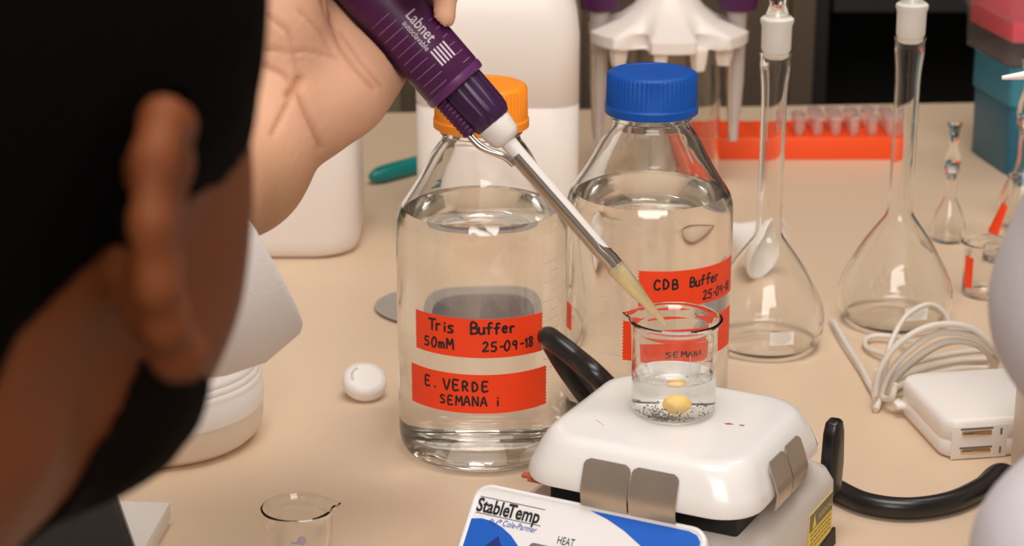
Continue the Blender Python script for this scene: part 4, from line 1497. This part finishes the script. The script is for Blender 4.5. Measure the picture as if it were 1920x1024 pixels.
# palm: four metacarpal rays, thenar and hypothenar pads
prims += [bone((515, 228, 1.046), (705, -40, 1.078), 72, 46, .015), bone((500, 225, 1.046), (645, -110, 1.078), 76, 50, .015), bone((480, 222, 1.046), (578, -150, 1.076), 76, 50, .015), bone((465, 225, 1.044), (515, -165, 1.070), 74, 48, .015),
          bone((645, 178, 1.044), (698, 108, 1.054), 72, 62, .015), bone((590, 222, 1.042), (650, 160, 1.044), 64, 72, .015), bone((698, 108, 1.056), (690, 30, 1.066), 58, 48, .015), bone((600, 110, 1.052), (640, 20, 1.060), 74, 60, .02),
          bone((515, 170, 1.030), (520, 50, 1.022), 60, 68, .02), bone((520, 50, 1.022), (570, -60, 1.010), 66, 46, .015)]
# fingers wrapped round the handle: little, ring, middle, index
FG = [(((705, -40, 1.074), 40), ((806, -62, 1.078), 34), ((826, -14, 1.052), 31), ((826, 34, 1.036), 27)),
      (((645, -110, 1.074), 44), ((778, -168, 1.078), 37), ((822, -108, 1.030), 33), ((782, -40, 1.000), 31)),
      (((578, -150, 1.072), 46), ((724, -236, 1.076), 38), ((768, -158, 1.022), 34), ((716, -104, 1.000), 31)),
      (((515, -165, 1.068), 44), ((652, -268, 1.072), 37), ((694, -206, 1.020), 33), ((650, -160, .998), 30))]
for fgr in FG:
    for (a, ra_), (b, rb2) in zip(fgr, fgr[1:]):
        prims.append(bone(a, b, ra_, rb2, .0035))
# thumb on the plunger
TH = [((570, -60, 1.010), 44), ((556, -190, .998), 36), ((548, -262, 1.008), 32), ((520, -292, 1.030), 28)]
for (a, ra_), (b, rb2) in zip(TH, TH[1:]):
    prims.append(bone(a, b, ra_, rb2, .005))
# creases of wrist and palm
def crease(pts, d, r_=7, kk=.004):
    for a, b in zip(pts, pts[1:]):
        prims.append(('cut', P3(a[0], a[1], d(a)), P3(b[0], b[1], d(b)), r_ * PXM, r_ * PXM, kk))
prims.append(('cut', PT + PW_ * (-150 * k), PT + PW_ * (252 * k), 64 * k + .0011, 64 * k + .0011, .0012))
prims.append(('cut', PT + PW_ * (-236 * k), PT + PW_ * (-205 * k), 35 * k + .0011, 35 * k + .0011, .0012))
per = thing('person', 'person seen from behind with black hair and beard, raising a pipette in a white sleeve', 'person', (NB.x, NB.y, -.5))
blo = (HC.x - .34, .10, -.36)
CREASE = [([(555, 165), (572, 205), (590, 245), (602, 275)], 6, .0016), ([(555, 165), (535, 205), (512, 250)], 6, .0014), ([(555, 165), (530, 140), (495, 125)], 6, .0012), ([(485, 92), (530, 96), (580, 96), (632, 108)], 4, .0009),
          ([(600, -10), (622, 40), (640, 90), (668, 130), (700, 165)], 5, .0013), ([(640, 60), (680, 120), (716, 160)], 4, .0010), ([(545, 178), (555, 165), (562, 150)], 10, .0022), ([(560, 20), (600, 60), (628, 110)], 4, .0007), ([(500, 30), (540, 60), (560, 150)], 5, .0008)]


def skinify(P, N):
    """press the palm and wrist lines into the skin that faces the pipette"""
    d = P - np.array(CAM)
    dep = d @ np.array(FW)
    px = 960 + FPX * d[:, 0] / dep
    py = 512 - FPX * (d @ np.array(UP)) / dep
    face = (N @ np.array(FW)) < -.15
    sel = face & (dep > .93) & (px > 440) & (px < 800) & (py > -60) & (py < 340)
    amt = np.zeros(len(P))
    for pts, wd, dp in CREASE:
        best = np.full(len(P), 1e9)
        for a, b in zip(pts, pts[1:]):
            ab = np.array(b, float) - a
            t = np.clip(((px - a[0]) * ab[0] + (py - a[1]) * ab[1]) / (ab @ ab), 0, 1)
            best = np.minimum(best, np.hypot(px - a[0] - t * ab[0], py - a[1] - t * ab[1]))
        amt = np.maximum(amt, dp * np.exp(-(best / wd) ** 2))
    amt = amt * sel
    return P - N * amt[:, None], np.clip(amt / .0016, 0, 1), px, py, dep


def vnormals(P, Fc):
    nrm = np.zeros_like(P)
    c = np.cross(P[Fc[:, 2]] - P[Fc[:, 0]], P[Fc[:, 3]] - P[Fc[:, 1]])
    for i in range(4):
        np.add.at(nrm, Fc[:, i], c)
    return nrm / np.maximum(np.linalg.norm(nrm, axis=1), 1e-12)[:, None]


P, Fc = sdf_mesh(prims, .0017, (-.50, .02, -.30), (.12, 1.13, .49), 2)
P, tone, ppx, ppy, pdep = skinify(P, vnormals(P, Fc))
base = np.array([per.location.x, per.location.y, per.location.z])
body_me = mesh_from('body', P - base, Fc)
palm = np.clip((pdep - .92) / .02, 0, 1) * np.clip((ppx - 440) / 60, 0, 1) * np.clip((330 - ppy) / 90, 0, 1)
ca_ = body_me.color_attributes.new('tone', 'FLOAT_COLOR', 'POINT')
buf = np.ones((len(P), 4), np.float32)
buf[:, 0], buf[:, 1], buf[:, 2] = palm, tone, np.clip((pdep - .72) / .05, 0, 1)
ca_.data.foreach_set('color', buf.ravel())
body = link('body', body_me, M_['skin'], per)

# fingernail of the little finger
bm = bmesh.new()
# hair and beard: shells grown from the head
Hinv = np.array(HM.inverted())
Lc = P @ Hinv[:3, :3].T + Hinv[:3, 3]
nrm = vnormals(P, Fc)


def shell(name, strength, thick, m, parent):
    """strength per vertex in 0..1; faces where it is > 0 become a closed pad of that thickness"""
    ok = (strength > 0)[Fc].all(1)
    F2 = Fc[ok]
    used = np.unique(F2)
    remap = np.full(len(P), -1)
    remap[used] = np.arange(len(used))
    F2 = remap[F2]
    Pb, N = P[used], nrm[used]
    s = strength[used]
    rim = np.zeros(len(used))
    E = np.concatenate([F2[:, [i, (i + 1) % 4]] for i in range(4)])
    key = np.sort(E, 1)
    _, inv_, cnt = np.unique(key, axis=0, return_inverse=True, return_counts=True)
    bd = E[cnt[inv_.ravel()] == 1]
    outer = Pb + N * (thick * np.clip(s, 0, 1) ** .7)[:, None] + N * .0006
    inner = Pb - N * .0015
    nv = len(used)
    allF = np.concatenate([F2, F2[:, ::-1] + nv, np.stack([bd[:, 1], bd[:, 0], bd[:, 0] + nv, bd[:, 1] + nv], 1)])
    allP = np.concatenate([outer, inner])
    return link(name, mesh_from(name, allP - base, allF), m, parent)


X, Y, Z = Lc[:, 0], Lc[:, 1], Lc[:, 2]
rnoise = np.array([noise.noise(Vector(p) * 60) for p in Lc[::1]]) if len(Lc) < 1 else np.sin(Lc[:, 0] * 310) * np.sin(Lc[:, 1] * 270 + 1) * np.sin(Lc[:, 2] * 290 + 2)
line = np.interp(Y, [-.12, -.095, -.065, -.046, -.040, -.022, -.010, .010, .026, .042, .060, .090], [-.112, -.106, -.080, -.052, -.026, -.006, .006, .010, .014, .024, .055, .070])
near_head = (np.abs(X) < .0845) & (Z > -.135) & (Y < .125) & (Z < .16)
ear_zone = (np.abs(X) > .0725) & (Y > -.050) & (Y < .004) & (Z < .040) & (Z > -.048)
hs = np.clip((Z - line) / .055, -1, 1) * near_head
hs = np.where(near_head & ~ear_zone, hs, -1)
shell('hair', hs + rnoise * .04 * (hs > .2), .007, M_['hair'], per)
bl = np.interp(Y, [-.02, .0, .012, .030, .050, .075, .110], [-.070, -.055, -.030, -.030, -.036, -.052, -.046])
bsel = (Y > .014) & (Z < bl) & (Z > -.145) & (np.abs(X) < .072) & ((Y - (-.012)) > (-.105 - Z) * 1.2 * (Z < -.105))
bs = np.where(bsel, np.clip((bl - Z) / .02, 0, 1) * np.clip((Y - .012) / .02, 0, 1), -1)
shell('beard', bs + rnoise * .15 * (bs > .1), .004, M_['beard'], per)

# lab coat: torso and upper arms as one cloth skin, with a loose left sleeve open at the cuff
cprims = [cone(NB - Vector((0, 0, .035)) - fwd * .03, SL, .068, .068, .03), cone(NB - Vector((0, 0, .035)) - fwd * .03, SR, .068, .068, .03), cone(CH_ - rgt * .07, PE - rgt * .06, .132, .13, .05), cone(CH_ + rgt * .07, PE + rgt * .06, .132, .13, .05),
          cone(NB - Vector((0, 0, .075)), CH_, .10, .145, .05), cone(SL, EL, .062, .050, .03), cone(SR, ELR, .064, .055, .03), cone(ELR, HRd - fwd * .03, .055, .048, .02)]
neck_ring = []
for j in range(13):
    a = 2 * math.pi * j / 12
    neck_ring.append(NB + rgt * math.cos(a) * .078 + fwd * (math.sin(a) * .078 + .012) + Vector((0, 0, .085 - .03 * math.sin(a))))
for a, b in zip(neck_ring, neck_ring[1:]):
    cprims.append(cone(a, b, .013, .013, .01))
P2, F2 = sdf_mesh(cprims, .005, (-.60, -.05, -.60), (.25, .98, .42), 2)
cb = bmesh.new()
cv = [cb.verts.new(Vector(p) - Vector(base)) for p in P2]
for q4 in F2:
    try:
        cb.faces.new([cv[i] for i in q4])
    except ValueError:
        pass
# sleeve rings: centre, long half axis (photo px), short half axis, depth
px2m = lambda d: d / FPX
rings = [((415, 360, .998), (152, 252), .052, 46), ((410, 365, .996), (150, 256), .054, 46), ((385, 392, .983), (116, 290), .056, 42), ((345, 425, .967), (78, 286), .056, 36), ((290, 463, .943), (50, 256), .056, 28), ((220, 505, .913), (30, 216), .055, 16), ((150, 540, .882), (15, 205), .054, 8)]
nr = 48
def sleeve_rows(shrink):
    rows = []
    for i, ((cx_, cy_, dd), (axx, axy), dep, bpx) in enumerate(rings):
        dd -= .042
        dep += .014
        c = D(cx_, cy_, dd)
        A = (Vector((1, 0, 0)) * axx - UP * axy) * px2m(dd)
        L = math.hypot(axx, axy)
        B = (Vector((1, 0, 0)) * (axy / L) + UP * (axx / L)) * bpx * px2m(dd) - FW * dep
        row = []
        for j in range(nr):
            a = 2 * math.pi * j / nr
            wv = 1 + .018 * math.sin(3 * a + i * 1.3) + .02 * math.sin(5 * a - i * .8) * (i > 1)
            v = A * (math.cos(a) * (1 - shrink / A.length)) + B * (math.sin(a) * (1 - shrink / B.length))
            row.append(cb.verts.new(c + v * (wv if i else 1 + .012 * math.sin(3 * a)) - Vector(base)))
        rows.append(row)
    return rows
ro, ri = sleeve_rows(0), sleeve_rows(.0022)
for rows_ in (ro, ri):
    for a, b in zip(rows_, rows_[1:]):
        for j in range(nr):
            cb.faces.new((a[j], a[(j + 1) % nr], b[(j + 1) % nr], b[j]))
for a, b in ((ro[0], ri[0]), (ro[-1], ri[-1])):
    for j in range(nr):
        cb.faces.new((a[j], a[(j + 1) % nr], b[(j + 1) % nr], b[j]))
obj('lab_coat', cb, M_['coat'], per, angle=75)

# ------------------------------------------------------------------ second person in a white coat at the edge
p2 = thing('person', 'person in a white lab coat of whom only the sleeve edge shows beside the charger', 'person', (.52, .42, -.9))
b2o = np.array([.52, .42, -.9])
E1 = D(2112, 572, .72)
S1 = D(2330, -20, .66)
F1 = D(2330, 600, .86)
NB2 = Vector((.52, .40, .52))
S2 = Vector((.70, .40, .47))
arm = [cone(S1, E1, .046, .0425, .02), cone(E1, F1, .042, .036, .02)]
tor = [cone(Vector((.46, .36, .32)), Vector((.46, .36, -.25)), .13, .13, .05), cone(Vector((.58, .36, .32)), Vector((.58, .36, -.25)), .13, .13, .05), cone(S1, NB2, .055, .07, .03), cone(NB2, S2, .07, .055, .03), cone(S2, Vector((.76, .42, .17)), .055, .048, .03),
       cone(Vector((.76, .42, .17)), Vector((.70, .62, .14)), .045, .04, .02), cone(D(2062, 1066, .66), Vector((.40, .46, .06)), .0392, .12, .05), cone(Vector((.42, .40, .28)), Vector((.42, .42, -.2)), .115, .12, .06)]
P3_, F3_ = sdf_mesh(arm + tor, .005, (.10, .15, -.45), (.90, 1.0, .62), 2)
link('lab_coat', mesh_from('lab_coat', P3_ - b2o, F3_), M_['coat2'], p2)
H2 = NB2 + Vector((0, .02, .20))
bprims = [cone(NB2 - Vector((0, 0, .05)), H2 - Vector((0, -.01, .05)), .058, .055, .02), ('ell', H2 + Vector((0, -.01, .035)), np.eye(3), (.075, .095, .088), .01), ('ell', H2 + Vector((0, .04, -.03)), np.eye(3), (.062, .055, .085), .02),
          cone(H2 + Vector((0, .095, .01)), H2 + Vector((0, .113, -.03)), .009, .012, .01), cone(H2 + Vector((.076, -.02, .02)), H2 + Vector((.076, -.01, -.03)), .010, .008, .005), cone(H2 + Vector((-.076, -.02, .02)), H2 + Vector((-.076, -.01, -.03)), .010, .008, .005),
          cone(NB2, Vector((.52, .38, .1)), .06, .10, .05), cone(S1, NB2, .04, .05, .03), cone(S1, E1, .036, .033, .02), cone(E1, F1, .033, .026, .02), cone(F1, F1 + (F1 - E1).normalized() * .09, .028, .03, .02)]
fd = (F1 - E1).normalized()
for i in range(4):
    o0 = F1 + fd * .085 + Vector((0, .012, -.024 + .016 * i))
    bprims += [cone(o0, o0 + fd * .04, .0088, .008, .003), cone(o0 + fd * .04, o0 + fd * .066 + Vector((0, -.012, 0)), .008, .007, .003)]
bprims += [cone(F1 + fd * .03 + Vector((0, 0, .02)), F1 + fd * .085 + Vector((0, -.02, .045)), .011, .009, .005)]
P4, F4 = sdf_mesh(bprims, .004, (.20, .25, -.05), (.80, 1.1, .90), 2)
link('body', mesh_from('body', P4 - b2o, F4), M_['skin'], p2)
hb = bmesh.new()
bmesh.ops.create_uvsphere(hb, u_segments=32, v_segments=20, radius=1)
for v in hb.verts:
    v.co = Vector((v.co.x * .084, v.co.y * .103, v.co.z * .092))
bmesh.ops.delete(hb, geom=[v for v in hb.verts if v.co.z < -.045 or (v.co.y > .04 and v.co.z < .045)], context='VERTS')
bmesh.ops.translate(hb, vec=H2 + Vector((0, -.014, .042)) - Vector(b2o), verts=hb.verts)
obj('hair', hb, M_['hair'], p2)
